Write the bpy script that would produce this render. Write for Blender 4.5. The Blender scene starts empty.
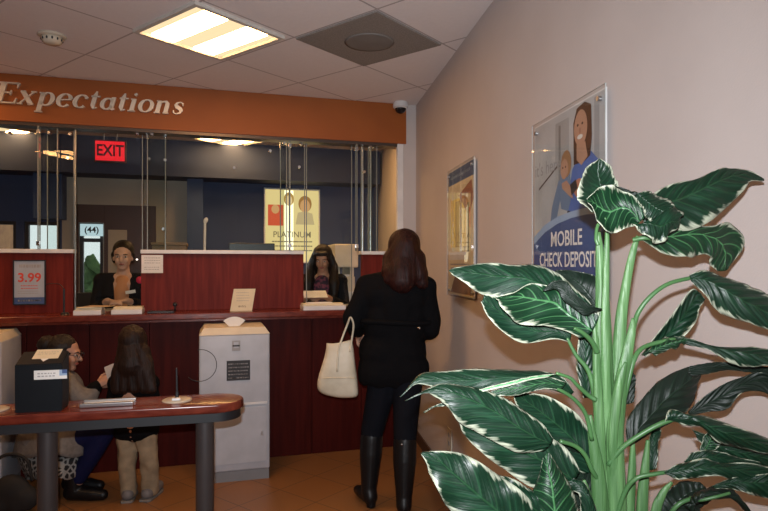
import bpy, bmesh, math, random
from mathutils import Vector, Matrix, noise
random.seed(7)
S = bpy.context.scene
COL = S.collection
F = 600.0; CX = 384.0; HY = 264.5; CH = 1.47; CEIL = 2.81

def P(px, py, d):                       # point at distance d along the view axis
    return Vector(((px-CX)/F*d, d, CH+(HY-py)/F*d))

# ------------------------------------------------------------------ materials
def mat(name, col, rough=0.5, metal=0.0, col2=None, scale=8.0, stretch=(1,1,1), bump=0.0, spec=0.5, emit=None, estr=0, lo=.35, hi=.65, bscale=None):
    m = bpy.data.materials.new(name); m.use_nodes = True
    nt = m.node_tree; b = nt.nodes['Principled BSDF']
    b.inputs['Base Color'].default_value = (*col, 1); b.inputs['Roughness'].default_value = rough
    b.inputs['Metallic'].default_value = metal; b.inputs['Specular IOR Level'].default_value = spec
    if emit:
        b.inputs['Emission Color'].default_value = (*emit, 1); b.inputs['Emission Strength'].default_value = estr
    tc = nt.nodes.new('ShaderNodeTexCoord'); mp = nt.nodes.new('ShaderNodeMapping')
    mp.inputs['Scale'].default_value = stretch
    nt.links.new(tc.outputs['Object'], mp.inputs['Vector'])
    n = nt.nodes.new('ShaderNodeTexNoise'); n.inputs['Scale'].default_value = scale; n.inputs['Detail'].default_value = 5
    nt.links.new(mp.outputs[0], n.inputs['Vector'])
    c2 = col2 if col2 else tuple(c*.88 for c in col)
    r = nt.nodes.new('ShaderNodeValToRGB'); r.color_ramp.elements[0].position = lo; r.color_ramp.elements[1].position = hi
    r.color_ramp.elements[0].color = (*c2, 1); r.color_ramp.elements[1].color = (*col, 1)
    nt.links.new(n.outputs['Fac'], r.inputs['Fac']); nt.links.new(r.outputs['Color'], b.inputs['Base Color'])
    if bump:
        n2 = n
        if bscale:
            n2 = nt.nodes.new('ShaderNodeTexNoise'); n2.inputs['Scale'].default_value = bscale
            nt.links.new(mp.outputs[0], n2.inputs['Vector'])
        bp = nt.nodes.new('ShaderNodeBump'); bp.inputs['Strength'].default_value = bump; bp.inputs['Distance'].default_value = .01
        nt.links.new(n2.outputs['Fac'], bp.inputs['Height']); nt.links.new(bp.outputs[0], b.inputs['Normal'])
    return m

def emis(name, col, st):
    m = bpy.data.materials.new(name); m.use_nodes = True; nt = m.node_tree
    for n in list(nt.nodes): nt.nodes.remove(n)
    o = nt.nodes.new('ShaderNodeOutputMaterial'); e = nt.nodes.new('ShaderNodeEmission')
    e.inputs['Color'].default_value = (*col, 1); e.inputs['Strength'].default_value = st
    nt.links.new(e.outputs[0], o.inputs[0]); return m

def glass(name, tint=(1,1,1), ior=1.45, rough=.0):
    m = bpy.data.materials.new(name); m.use_nodes = True; nt = m.node_tree
    for n in list(nt.nodes): nt.nodes.remove(n)
    o = nt.nodes.new('ShaderNodeOutputMaterial'); t = nt.nodes.new('ShaderNodeBsdfTransparent')
    t.inputs['Color'].default_value = (*tint, 1)
    g = nt.nodes.new('ShaderNodeBsdfGlossy'); g.inputs['Roughness'].default_value = rough
    fr = nt.nodes.new('ShaderNodeFresnel'); fr.inputs['IOR'].default_value = ior
    mx = nt.nodes.new('ShaderNodeMixShader')
    ge = nt.nodes.new('ShaderNodeNewGeometry'); mu = nt.nodes.new('ShaderNodeMath'); mu.operation = 'MULTIPLY_ADD'; mu.inputs[1].default_value = -1
    nt.links.new(ge.outputs['Backfacing'], mu.inputs[0]); mu.inputs[2].default_value = 1
    m3 = nt.nodes.new('ShaderNodeMath'); m3.operation = 'MULTIPLY'; nt.links.new(fr.outputs[0], m3.inputs[0]); nt.links.new(mu.outputs[0], m3.inputs[1])
    nt.links.new(m3.outputs[0], mx.inputs[0]); nt.links.new(t.outputs[0], mx.inputs[1]); nt.links.new(g.outputs[0], mx.inputs[2])
    nt.links.new(mx.outputs[0], o.inputs[0]); return m

def grid_mat(name, col, line, cell, lw, rot, origin, rough, col2, nscale, bump=0.0):
    m = bpy.data.materials.new(name); m.use_nodes = True; nt = m.node_tree; L = nt.links
    b = nt.nodes['Principled BSDF']; b.inputs['Roughness'].default_value = rough
    tc = nt.nodes.new('ShaderNodeTexCoord'); mp = nt.nodes.new('ShaderNodeMapping'); mp.vector_type = 'TEXTURE'
    mp.inputs['Location'].default_value = origin; mp.inputs['Rotation'].default_value = (0, 0, rot)
    mp.inputs['Scale'].default_value = (cell, cell, cell)
    L.new(tc.outputs['Object'], mp.inputs[0])
    sx = nt.nodes.new('ShaderNodeSeparateXYZ'); L.new(mp.outputs[0], sx.inputs[0])
    def M(op, a, bb=None, c=None):
        n = nt.nodes.new('ShaderNodeMath'); n.operation = op
        for i, v in enumerate((a, bb, c)):
            if v is None: continue
            if isinstance(v, (int, float)): n.inputs[i].default_value = v
            else: L.new(v, n.inputs[i])
        return n.outputs[0]
    ds = []
    for ax in (0, 1):
        f = M('FRACT', sx.outputs[ax]); ds.append(M('SUBTRACT', .5, M('ABSOLUTE', M('SUBTRACT', f, .5))))
    dmin = M('MINIMUM', ds[0], ds[1])
    k = M('LESS_THAN', dmin, lw/cell/2)
    n = nt.nodes.new('ShaderNodeTexNoise'); n.inputs['Scale'].default_value = nscale; n.inputs['Detail'].default_value = 4
    L.new(tc.outputs['Object'], n.inputs['Vector'])
    wn = nt.nodes.new('ShaderNodeTexWhiteNoise'); fl = nt.nodes.new('ShaderNodeVectorMath'); fl.operation = 'FLOOR'
    L.new(mp.outputs[0], fl.inputs[0]); L.new(fl.outputs[0], wn.inputs[0])
    fac = M('ADD', M('MULTIPLY', n.outputs['Fac'], .8), M('MULTIPLY', wn.outputs['Value'], .35))
    mx = nt.nodes.new('ShaderNodeMix'); mx.data_type = 'RGBA'; L.new(fac, mx.inputs[0])
    mx.inputs[6].default_value = (*col2, 1); mx.inputs[7].default_value = (*col, 1)
    m2 = nt.nodes.new('ShaderNodeMix'); m2.data_type = 'RGBA'; L.new(k, m2.inputs[0])
    L.new(mx.outputs[2], m2.inputs[6]); m2.inputs[7].default_value = (*line, 1)
    L.new(m2.outputs[2], b.inputs['Base Color'])
    if bump:
        bp = nt.nodes.new('ShaderNodeBump'); bp.inputs['Strength'].default_value = bump; bp.inputs['Distance'].default_value = .004
        L.new(M('SUBTRACT', 1.0, k), bp.inputs['Height']); L.new(bp.outputs[0], b.inputs['Normal'])
    return m

def leaf_mat(name, dark, mid, vein, veinamt, margin=.86, streak=.5, rough=.42):
    m = bpy.data.materials.new(name); m.use_nodes = True; nt = m.node_tree; L = nt.links
    b = nt.nodes['Principled BSDF']; b.inputs['Roughness'].default_value = rough; b.inputs['Specular IOR Level'].default_value = .38
    uv = nt.nodes.new('ShaderNodeUVMap'); sx = nt.nodes.new('ShaderNodeSeparateXYZ'); L.new(uv.outputs[0], sx.inputs[0])
    tc = nt.nodes.new('ShaderNodeTexCoord')
    def M(op, a, bb=None, c=None, clamp=False):
        n = nt.nodes.new('ShaderNodeMath'); n.operation = op; n.use_clamp = clamp
        for i, v in enumerate((a, bb, c)):
            if v is None: continue
            if isinstance(v, (int, float)): n.inputs[i].default_value = v
            else: L.new(v, n.inputs[i])
        return n.outputs[0]
    def N(scale, det=3, src=None):
        n = nt.nodes.new('ShaderNodeTexNoise'); n.inputs['Scale'].default_value = scale; n.inputs['Detail'].default_value = det
        L.new(src if src else tc.outputs['Object'], n.inputs['Vector']); return n.outputs['Fac']
    u, v = sx.outputs[0], sx.outputs[1]
    av = M('ABSOLUTE', M('MULTIPLY', M('SUBTRACT', v, .5), 2))
    # stretched noise along the side veins
    cmb = nt.nodes.new('ShaderNodeCombineXYZ')
    sl = M('SUBTRACT', u, M('MULTIPLY', av, .22))
    L.new(M('MULTIPLY', sl, 26), cmb.inputs[0]); L.new(M('MULTIPLY', v, 2.5), cmb.inputs[1])
    sn = N(1.0, 3, cmb.outputs[0])
    nz = N(38)
    mask = M('ADD', av, M('ADD', M('MULTIPLY', M('SUBTRACT', sn, .5), .62), M('MULTIPLY', M('SUBTRACT', nz, .5), .28)))
    mk = M('MULTIPLY', M('SUBTRACT', mask, margin), 9, clamp=True)
    # side veins
    w = M('SINE', M('MULTIPLY', sl, 2*math.pi*9))
    vv = M('POWER', M('MAXIMUM', w, 0.0), 14)
    vv = M('MULTIPLY', vv, M('SUBTRACT', 1.0, M('MULTIPLY', av, .75)))
    mr = M('SUBTRACT', 1.0, M('MULTIPLY', av, 16), clamp=True)
    va = M('MULTIPLY', M('MAXIMUM', M('MULTIPLY', vv, .8), mr), veinamt, clamp=True)
    st = M('MULTIPLY', M('MULTIPLY', M('SUBTRACT', sn, .52), 6, clamp=True), streak)
    def mix(f, a, bcol):
        n = nt.nodes.new('ShaderNodeMix'); n.data_type = 'RGBA'
        L.new(f, n.inputs[0])
        for i, c in ((6, a), (7, bcol)):
            if isinstance(c, tuple): n.inputs[i].default_value = (*c, 1)
            else: L.new(c, n.inputs[i])
        return n.outputs[2]
    c = mix(st, dark, mid); c = mix(va, c, vein); c = mix(mk, c, (.30, .32, .24))
    L.new(c, b.inputs['Base Color'])
    bp = nt.nodes.new('ShaderNodeBump'); bp.inputs['Strength'].default_value = .5; bp.inputs['Distance'].default_value = .004
    L.new(M('ADD', M('MULTIPLY', w, .3), M('ADD', M('MULTIPLY', sn, 1.2), mr)), bp.inputs['Height']); L.new(bp.outputs[0], b.inputs['Normal'])
    return m

WALLC = (.54, .495, .48)
m_wall = mat('wall_paint', WALLC, .75, col2=(.51, .465, .45), scale=3, bump=.05, bscale=160)
m_navy = mat('navy_paint', (.030, .058, .15), .7, scale=3)
m_beige = mat('beige_paint', (.42, .38, .33), .8, scale=3)
m_orange = mat('orange_paint', (.31, .080, .006), .6, col2=(.28, .070, .005), scale=4)
m_white = mat('white_trim', (.72, .72, .72), .45)
m_ceil = None
ANG_G = math.radians(51.5)     # grid direction a = (cos, sin)
VC = Vector((-.087, 3.59)); GT = .63
ga = Vector((math.cos(ANG_G), math.sin(ANG_G))); gb = Vector((-ga.y, ga.x))
gor = VC - ga*GT/2 - gb*GT/2
m_ceil = grid_mat('acoustic_tile', (.84, .79, .78), (.45, .40, .39), GT, .012, ANG_G, (gor.x, gor.y, 0), .9, (.76, .71, .70), 45)
m_floor = grid_mat('terracotta_tile', (.235, .115, .048), (.10, .055, .03), .33, .007, ANG_G, (0, 0, 0), .38, (.25, .105, .03), 7, .3)
m_mahog = mat('mahogany_veneer', (.17, .022, .014), .5, col2=(.11, .013, .009), scale=5, stretch=(6, 6, .5), spec=.1)
m_mahog2 = mat('mahogany_dark_panel', (.060, .0065, .0045), .5, col2=(.038, .004, .003), scale=5, stretch=(5, 5, .4), spec=.08)
m_ledge = mat('mahogany_polished_top', (.17, .032, .018), .22, col2=(.10, .015, .009), scale=6, stretch=(1, 8, 8))
m_dkband = mat('dark_edge_band', (.009, .010, .013), .5)
m_grey = mat('painted_grey_metal', (.36, .37, .40), .45)
m_cream = mat('cream_plastic', (.66, .60, .48), .5)
m_cons = mat('console_laminate', (.46, .48, .53), .45)
m_black = mat('black_plastic', (.012, .013, .016), .4)
m_blackm = mat('black_matte', (.01, .01, .011), .85)
m_steel = mat('brushed_steel', (.55, .55, .56), .3, 1.0, stretch=(1, 1, 30))
m_legm = mat('grey_post_paint', (.07, .06, .06), .42, .4)
m_chrome = mat('chrome', (.8, .8, .8), .15, 1.0)
m_letter = mat('lettering_metal', (.74, .69, .60), .42, .55)
m_paper = mat('white_paper', (.78, .77, .74), .7)
m_paperc = mat('cream_paper', (.70, .62, .44), .7)
m_ink = mat('black_ink', (.03, .03, .035), .6)
m_greyink = mat('grey_ink', (.35, .34, .34), .6)
m_red = mat('red_ink', (.65, .06, .03), .6)
m_glass = glass('clear_glass', (.93, .96, .95), 1.5)
m_gedge = mat('glass_edge', (.22, .25, .24), .2, spec=.8)
m_acry = glass('clear_acrylic', (.97, .98, .98), 1.4)
m_bluep = mat('poster_blue', (.055, .10, .25), .45)
m_bluel = mat('poster_light_blue', (.30, .42, .60), .45)
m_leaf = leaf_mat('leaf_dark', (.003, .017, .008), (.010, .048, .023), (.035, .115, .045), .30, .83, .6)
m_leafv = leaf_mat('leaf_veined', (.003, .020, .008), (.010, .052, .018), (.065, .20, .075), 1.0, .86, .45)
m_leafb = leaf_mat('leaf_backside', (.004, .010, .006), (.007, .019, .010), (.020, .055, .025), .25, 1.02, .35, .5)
m_stem = mat('stalk_green', (.080, .175, .062), .5, col2=(.042, .11, .034), scale=5, stretch=(16, 16, 1.2), bump=.5, lo=.42, hi=.6)
m_pet = mat('petiole_green', (.055, .14, .045), .45, col2=(.035, .10, .032), scale=9)

# ------------------------------------------------------------------ object helpers
def root_loc(p):
    while p.parent: p = p.parent
    return p.location
def tag(o, label=None, cat=None, group=None, kind=None):
    if label: o['label'] = label
    if cat: o['category'] = cat
    if group: o['group'] = group
    if kind: o['kind'] = kind
    return o
def empty(name, loc, label, cat, group=None):
    o = bpy.data.objects.new(name, None); COL.objects.link(o); o.location = loc; o.empty_display_size = .1
    return tag(o, label, cat, group)
def obj(name, src, mats, parent=None, smooth=False, label=None, angle=None):
    """src: bmesh or mesh in WORLD coordinates"""
    if isinstance(src, bmesh.types.BMesh):
        bmesh.ops.recalc_face_normals(src, faces=src.faces)
        me = bpy.data.meshes.new(name); src.to_mesh(me); src.free()
    else: me = src; me.name = name
    o = bpy.data.objects.new(name, me); COL.objects.link(o)
    if not isinstance(mats, (list, tuple)): mats = [mats]
    for m in mats: me.materials.append(m)
    if parent:
        me.transform(Matrix.Translation(-root_loc(parent))); o.parent = parent
    else:
        bb = [v.co for v in me.vertices]
        c = Vector(((min(v.x for v in bb)+max(v.x for v in bb))/2, (min(v.y for v in bb)+max(v.y for v in bb))/2, min(v.z for v in bb)))
        me.transform(Matrix.Translation(-c)); o.location = c
    if smooth:
        for p in me.polygons: p.use_smooth = True
        if angle: me.set_sharp_from_angle(angle=math.radians(angle))
    if label: o['label'] = label
    return o
def struct(name, bm, m):
    """setting objects keep world coordinates so that tile grids line up"""
    bmesh.ops.recalc_face_normals(bm, faces=bm.faces)
    me = bpy.data.meshes.new(name); bm.to_mesh(me); bm.free()
    for mm in (m if isinstance(m, list) else [m]): me.materials.append(mm)
    o = bpy.data.objects.new(name, me); COL.objects.link(o); o['kind'] = 'structure'; return o
def BM(): return bmesh.new()
def frame(o, ang): return Matrix.Translation(o) @ Matrix.Rotation(ang, 4, 'Z')
WORLD = Matrix.Identity(4)
def box(bm, fr, x0, x1, y0, y1, z0, z1, bev=0, seg=2, mi=0):
    vs = [bm.verts.new(fr @ Vector((x, y, z))) for x in (x0, x1) for y in (y0, y1) for z in (z0, z1)]
    fs = []
    for q in ((0,1,3,2),(4,6,7,5),(0,4,5,1),(2,3,7,6),(0,2,6,4),(1,5,7,3)):
        f = bm.faces.new([vs[i] for i in q]); f.material_index = mi; fs.append(f)
    if bev:
        es = list({e for f in fs for e in f.edges})
        bmesh.ops.bevel(bm, geom=es, offset=bev, segments=seg, affect='EDGES', profile=.6)
def prism(bm, fr, pts, z0, z1, bev=0, mi=0, seg=2):
    a = [bm.verts.new(fr @ Vector((x, y, z0))) for x, y in pts]; b = [bm.verts.new(fr @ Vector((x, y, z1))) for x, y in pts]
    n = len(pts); fs = [bm.faces.new(a[::-1]), bm.faces.new(b)]
    for i in range(n): fs.append(bm.faces.new([a[i], a[(i+1) % n], b[(i+1) % n], b[i]]))
    for f in fs: f.material_index = mi
    if bev:
        es = [e for e in set(fs[0].edges) | set(fs[1].edges)]
        bmesh.ops.bevel(bm, geom=es, offset=bev, segments=seg, affect='EDGES', profile=.6)
def cyl(bm, p0, p1, r0, r1=None, seg=20, cap=True):
    r1 = r0 if r1 is None else r1
    p0, p1 = Vector(p0), Vector(p1); d = (p1-p0); L = d.length
    q = d.to_track_quat('Z', 'Y').to_matrix().to_4x4()
    bmesh.ops.create_cone(bm, cap_ends=cap, segments=seg, radius1=r0, radius2=r1, depth=L, matrix=Matrix.Translation((p0+p1)/2) @ q)
def ell(bm, c, r, rot=None, seg=20, rings=12):
    m = Matrix.Translation(c) @ (rot.to_4x4() if rot else WORLD) @ Matrix.Diagonal((*((r, r, r) if isinstance(r, (int, float)) else r), 1))
    bmesh.ops.create_uvsphere(bm, u_segments=seg, v_segments=rings, radius=1, matrix=m)
def cat(pts, n):
    """Catmull-Rom through tuples/Vectors"""
    pts = [Vector(p) for p in pts]; out = []
    k = len(pts)-1
    for i in range(n+1):
        t = i/n*k; j = min(int(t), k-1); f = t-j
        p0 = pts[j-1] if j > 0 else pts[0]*2-pts[1]
        p3 = pts[j+2] if j+2 <= k else pts[k]*2-pts[k-1]
        p1, p2 = pts[j], pts[j+1]
        out.append(.5*((2*p1)+(p2-p0)*f+(2*p0-5*p1+4*p2-p3)*f*f+(3*p1-p0-3*p2+p3)*f**3))
    return out
def tube(bm, pts, radii, seg=10, n=24, flat=1.0):
    """pts: control points; radii per control point; round ends"""
    c = cat([(*p, r) if False else p for p in pts], n)
    rr = [v.x for v in cat([Vector((r, 0, 0)) for r in radii], n)]
    rings = []; up = Vector((0, -1, 0))
    for i, p in enumerate(c):
        t = (c[min(i+1, n)]-c[max(i-1, 0)]).normalized()
        s = t.cross(up)
        if s.length < .05: s = t.cross(Vector((1, 0, 0)))
        s.normalize(); w = s.cross(t).normalized()
        r = max(rr[i], .0004)
        rings.append([bm.verts.new(p + s*math.cos(2*math.pi*k/seg)*r + w*math.sin(2*math.pi*k/seg)*r*flat) for k in range(seg)])
    for a, b in zip(rings, rings[1:]):
        for k in range(seg): bm.faces.new([a[k], a[(k+1) % seg], b[(k+1) % seg], b[k]])
    bm.faces.new(rings[0][::-1]); bm.faces.new(rings[-1])
def lathe(bm, c, prof, seg=32):
    rings = []
    for r, z in prof: rings.append([bm.verts.new(Vector(c)+Vector((r*math.cos(2*math.pi*k/seg), r*math.sin(2*math.pi*k/seg), z))) for k in range(seg)])
    for a, b in zip(rings, rings[1:]):
        for k in range(seg): bm.faces.new([a[k], a[(k+1) % seg], b[(k+1) % seg], b[k]])
    bm.faces.new(rings[0][::-1]); bm.faces.new(rings[-1])

def text_mesh(s, size, extrude=.0004, align='CENTER', bold=0.0, xs=1.0):
    cu = bpy.data.curves.new('t', 'FONT'); cu.body = s; cu.size = size; cu.extrude = extrude; cu.align_x = align; cu.align_y = 'CENTER'; cu.offset = bold; cu.resolution_u = 3
    o = bpy.data.objects.new('t', cu); COL.objects.link(o)
    dg = bpy.context.evaluated_depsgraph_get(); me = bpy.data.meshes.new_from_object(o.evaluated_get(dg))
    bpy.data.objects.remove(o); bpy.data.curves.remove(cu)
    me.transform(Matrix.Diagonal((xs, 1, 1, 1))); return me

class Art:
    """flat printed artwork on a plane: o = lower left corner, r = right, u = up, n = outwards"""
    def __init__(s, o, r, u): s.o = Vector(o); s.r = Vector(r).normalized(); s.u = Vector(u).normalized(); s.n = s.r.cross(s.u); s.bm = BM(); s.mats = []; s.k = 0
    def mi(s, m):
        if m not in s.mats: s.mats.append(m)
        return s.mats.index(m)
    def poly(s, pts, m):
        s.k += 1; vs = [s.bm.verts.new(s.o+s.r*a+s.u*b+s.n*(.0002*s.k)) for a, b in pts]
        f = s.bm.faces.new(vs); f.material_index = s.mi(m)
    def rect(s, a0, a1, b0, b1, m): s.poly([(a0, b0), (a1, b0), (a1, b1), (a0, b1)], m)
    def oval(s, a, b, ra, rb, m, rot=0, n=20):
        pts = []
        for i in range(n):
            x, y = ra*math.cos(2*math.pi*i/n), rb*math.sin(2*math.pi*i/n)
            pts.append((a+x*math.cos(rot)-y*math.sin(rot), b+x*math.sin(rot)+y*math.cos(rot)))
        s.poly(pts, m)
    def text(s, t, a, b, size, m, align='CENTER', bold=0.0, xs=1.0):
        s.k += 1; me = text_mesh(t, size, .0001, align, bold, xs)
        M = Matrix((s.r, s.u, s.n)).transposed().to_4x4(); M.translation = s.o+s.r*a+s.u*b+s.n*(.0002*s.k)
        me.transform(M); i0 = len(s.bm.faces); s.bm.from_mesh(me); s.bm.faces.ensure_lookup_table()
        k = s.mi(m)
        for f in s.bm.faces[i0:]: f.material_index = k
        bpy.data.meshes.remove(me)
    def lines(s, a0, a1, bs, h, m):
        for b in bs:
            x = a0
            while x < a1-.004:
                w = random.uniform(.006, .018)*(a1-a0)/.12; s.k -= 1
                s.rect(x, min(x+w, a1), b, b+h, m); x += w+.004
        s.k += 1
    def done(s, name, parent, label=None):
        me = bpy.data.meshes.new(name); s.bm.to_mesh(me); s.bm.free()
        return obj(name, me, s.mats, parent, label=label)

# ------------------------------------------------------------------ frames of the place
UA = math.atan(.29)
TF = frame(Vector((0, 4.98, 0)), UA)          # teller line frame: x along the counter, y away from the lobby
Ux, Uy = math.cos(UA), math.sin(UA); Vx, Vy = -Uy, Ux
def U(px, v):
    t = (px-CX)/F; return (t*(4.98+v*Vy)-v*Vx)/(Ux-t*Uy)
def DY(px, v): return 4.98+U(px, v)*Uy+v*Vy
def H(py, px, v): return CH+(HY-py)/F*DY(px, v)
def TP(px, py, v): return P(px, py, DY(px, v))
WD = Vector((-.1403, .9901, 0)); WN = Vector((-.9901, -.1403, 0))
RF = Matrix(((WD.x, WN.x, 0, .986), (WD.y, WN.y, 0, 0), (0, 0, 1, 0), (0, 0, 0, 1)))
def WS2(px): return (.986-.024)/((px-CX)/F+.1417)/.9901
def WS(px): return .986/((px-CX)/F+.1417)/.9901     # distance along the right wall at pixel column px
def WH(py, px): return CH+(HY-py)/F*WS(px)*.9901

# ------------------------------------------------------------------ room shell
bm = BM(); box(bm, WORLD, -7.5, 3.2, -3.2, 9.5, -.12, 0); struct('floor', bm, m_floor)
bm = BM(); box(bm, WORLD, -7.5, 3.2, -3.2, 9.5, CEIL, CEIL+.12); struct('ceiling', bm, m_ceil)
bm = BM(); box(bm, RF, -3.2, 8.0, -.15, 0, 0, CEIL); struct('wall_right', bm, m_wall)
bm = BM(); box(bm, WORLD, -6.6, -6.45, -3.2, 9, 0, CEIL); struct('wall_left', bm, m_wall)
bm = BM(); box(bm, WORLD, -7, 3, -3.05, -2.9, 0, CEIL); struct('wall_front', bm, m_wall)
# pilaster between the header and the right wall
bm = BM(); box(bm, TF, U(403.5, 0), U(418, 0)+.02, 0, .12, 0, CEIL); struct('wall_return', bm, m_wall)
bm = BM(); box(bm, TF, U(397.5, 0), U(403.5, 0), .0, .05, 1.577, 2.479, .004); struct('trim_1', bm, m_white)
# orange header over the teller line
bm = BM(); box(bm, TF, U(-120, 0), U(406, 0), -.01, .24, 2.479, CEIL, .004); struct('wall_header', bm, m_orange)
bm = BM(); box(bm, TF, U(-120, 0), U(397, 0), .0, .12, 2.455, 2.4785); struct('trim_2', bm, mat('header_track', (.10, .08, .07), .35, .6))
# back wall of the teller room with its openings (v = distance behind the teller line)
BV = 2.42
def back_u(px): return U(px, BV)
wins = [(-26, 16, 218, 300), (24, 60, 218, 300), (79, 103, 243, 330)]
bm = BM()
zt = [H(222, a, BV) for a, *_ in wins]
xs = [U(-140, BV)]
for (a, b, t, bo) in wins[:2]: xs += [back_u(a), back_u(b)]
W0, W1 = 1.0, 1.93
box(bm, TF, U(-160, BV), back_u(62), BV, BV+.15, W1, CEIL)
box(bm, TF, U(-160, BV), back_u(62), BV, BV+.15, 0, W0)
box(bm, TF, U(-160, BV), back_u(-26), BV, BV+.15, W0, W1)
box(bm, TF, back_u(16), back_u(24), BV, BV+.15, W0, W1)
box(bm, TF, back_u(60), back_u(62), BV, BV+.15, W0, W1)
box(bm, TF, back_u(187), back_u(385), BV, BV+.15, 0, CEIL)
box(bm, TF, back_u(62), back_u(187), BV, BV+.15, 2.46, CEIL)
struct('wall_back', bm, m_navy)
bm = BM()
D0, D1 = back_u(79), back_u(103)
box(bm, TF, back_u(62), D0, BV, BV+.15, 0, 2.46); box(bm, TF, D1, back_u(187), BV, BV+.15, 0, 2.46)
box(bm, TF, D0, D1, BV, BV+.15, H(223, 90, BV), 2.46); box(bm, TF, D0, D1, BV, BV+.15, 0, .85)
struct('wall_back_beige', bm, m_beige)
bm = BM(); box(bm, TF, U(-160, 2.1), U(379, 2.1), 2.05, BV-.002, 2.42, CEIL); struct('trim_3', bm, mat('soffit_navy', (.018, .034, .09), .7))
for i, (a, b) in enumerate(((33, 62), (187, 203))):
    bm = BM(); box(bm, TF, U(a, 2.2), U(b, 2.2), 2.2, BV-.002, 1.95 if i == 0 else 0, 2.4195); struct('trim_%d' % (4+i), bm, mat('pier_navy', (.035, .07, .17), .7))
# window frames and panes
def window(i, u0, u1, z0, z1, mull=()):
    bm = BM(); f = .035
    for (a, b, c, d) in ((u0, u1, z0, z0+f), (u0, u1, z1-f, z1), (u0, u0+f, z0+f, z1-f), (u1-f, u1, z0+f, z1-f)): box(bm, TF, a, b, BV+.03, BV+.09, c, d)
    for m in mull: box(bm, TF, u0+f, u1-f, BV+.03, BV+.09, m-.02, m+.02)
    w = struct('window_%d' % i, bm, mat('window_frame_%d' % i, (.03, .03, .035), .5, .3))
    bm = BM(); box(bm, TF, u0+f, u1-f, BV+.055, BV+.061, z0+f, z1-f)
    g = struct('window_pane', bm, m_glass); g.parent = w
    return w
window(1, back_u(-26), back_u(16), W0, W1); window(2, back_u(24), back_u(60), W0, W1)
window(3, D0, D1, .85, H(223, 90, BV), (H(240, 90, BV),))
# brown door surround beside the drive-up window
bm = BM()
zt_ = H(205, 110, BV-.03)
box(bm, TF, U(104, BV-.03), U(156, BV-.03), BV-.03, BV-.003, 0, zt_, .004)
box(bm, TF, U(76, BV-.03), U(78.5, BV-.03), BV-.03, BV-.003, 0, zt_)
box(bm, TF, U(76, BV-.03), U(104, BV-.03), BV-.03, BV-.003, H(222.5, 90, BV-.03), zt_)
d1 = struct('door_1', bm, mat('dark_brown_door', (.055, .02, .015), .45))
bm = BM(); c = TF @ Vector((U(150, BV-.03), BV-.05, 1.0)); ell(bm, c, .03); h_ = struct('door_handle', bm, m_steel); h_.parent = d1
# baseboard of right wall
bm = BM(); box(bm, RF, -3, 5.1, .0005, .012, 0, .09); struct('baseboard_right', bm, mat('baseboard_brown', (.10, .05, .03), .5))

# ceiling fixtures -----------------------------------------------------------
LAMP = emis('lamp_diffuser', (1.0, .50, .18), 33)
m_ltrim = mat('light_trim', (.62, .60, .55), .4)
m_refl = emis('reflector_glow', (1.0, .74, .42), 1.1)  # reflector glows by itself, standing in for lamplight falling on it
def light(cx, cy, ang, lab):
    fr = frame(Vector((cx, cy, CEIL)), ang); g = GT/2-.012
    r = empty('ceiling_light', (cx, cy, CEIL-.03), lab, 'ceiling light', 'ceiling lights')
    bm = BM(); 
    for (a, b, c, d) in ((-g, g, -g, -g+.025), (-g, g, g-.025, g), (-g, -g+.025, -g+.025, g-.025), (g-.025, g, -g+.025, g-.025)): box(bm, fr, a, b, c, d, -.02, -.0005)
    obj('frame', bm, m_ltrim, r)
    bm = BM(); q = g-.025
    box(bm, fr, -q, q, -q, q, -.004, -.0005); obj('reflector', bm, m_refl, r)
    for s in (-1, 1):
        bm = BM(); box(bm, fr, s*q*.5-.075, s*q*.5+.075, -q+.02, q-.02, -.018, -.0045, .006); obj('diffuser', bm, LAMP, r)
    return r
fa = VC - ga*GT + gb*GT
light(fa.x-.035, fa.y-.022, ANG_G, 'glowing square ceiling light with two lamps above the orange header')
def gridpt(i, j): return VC + ga*GT*i + gb*GT*j
# two lamps visible in the teller room, then unseen ones added for light
p = P(232, 137.5, 6.35); light(p.x, p.y, ANG_G, 'glowing ceiling light inside the teller room seen just under the middle of the header')
p = P(-4, 130, 6.0); light(p.x, p.y, ANG_G, 'glowing ceiling light inside the teller room at the far left under the header')
q = VC - ga*GT*3 + gb*GT*4; light(q.x, q.y, ANG_G, 'unseen lobby ceiling light added left of the view to light the room')  # outside the view, added to light the lobby
q = VC - ga*GT*5 ; light(q.x, q.y, ANG_G, 'unseen ceiling light added above the photographer to light the lobby')  # unseen lamp overhead, put in as extra lobby light
p = P(330, 137.5, 5.75); light(p.x, p.y, ANG_G, 'unseen ceiling light added behind the header to brighten the teller room')  # hidden by the header, added to brighten the teller room
# air vent
fr = frame(Vector((VC.x, VC.y, CEIL)), ANG_G)
r = empty('ceiling_vent', (VC.x, VC.y, CEIL-.03), 'square perforated grey air vent in the ceiling beside the lamp', 'vent')
bm = BM(); g = GT/2-.006; box(bm, fr, -g, g, -g, g, -.012, -.0005, .004)
mv = mat('vent_perforated', (.29, .27, .25), .6, col2=(.21, .195, .18), scale=120)
obj('face_plate', bm, mv, r)
bm = BM(); lathe(bm, Vector((VC.x, VC.y, CEIL)), [(.02, -.0155), (.13, -.015), (.15, -.0125)]); obj('dark_centre', bm, mat('vent_core', (.20, .188, .175), .7), r, True)
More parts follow.
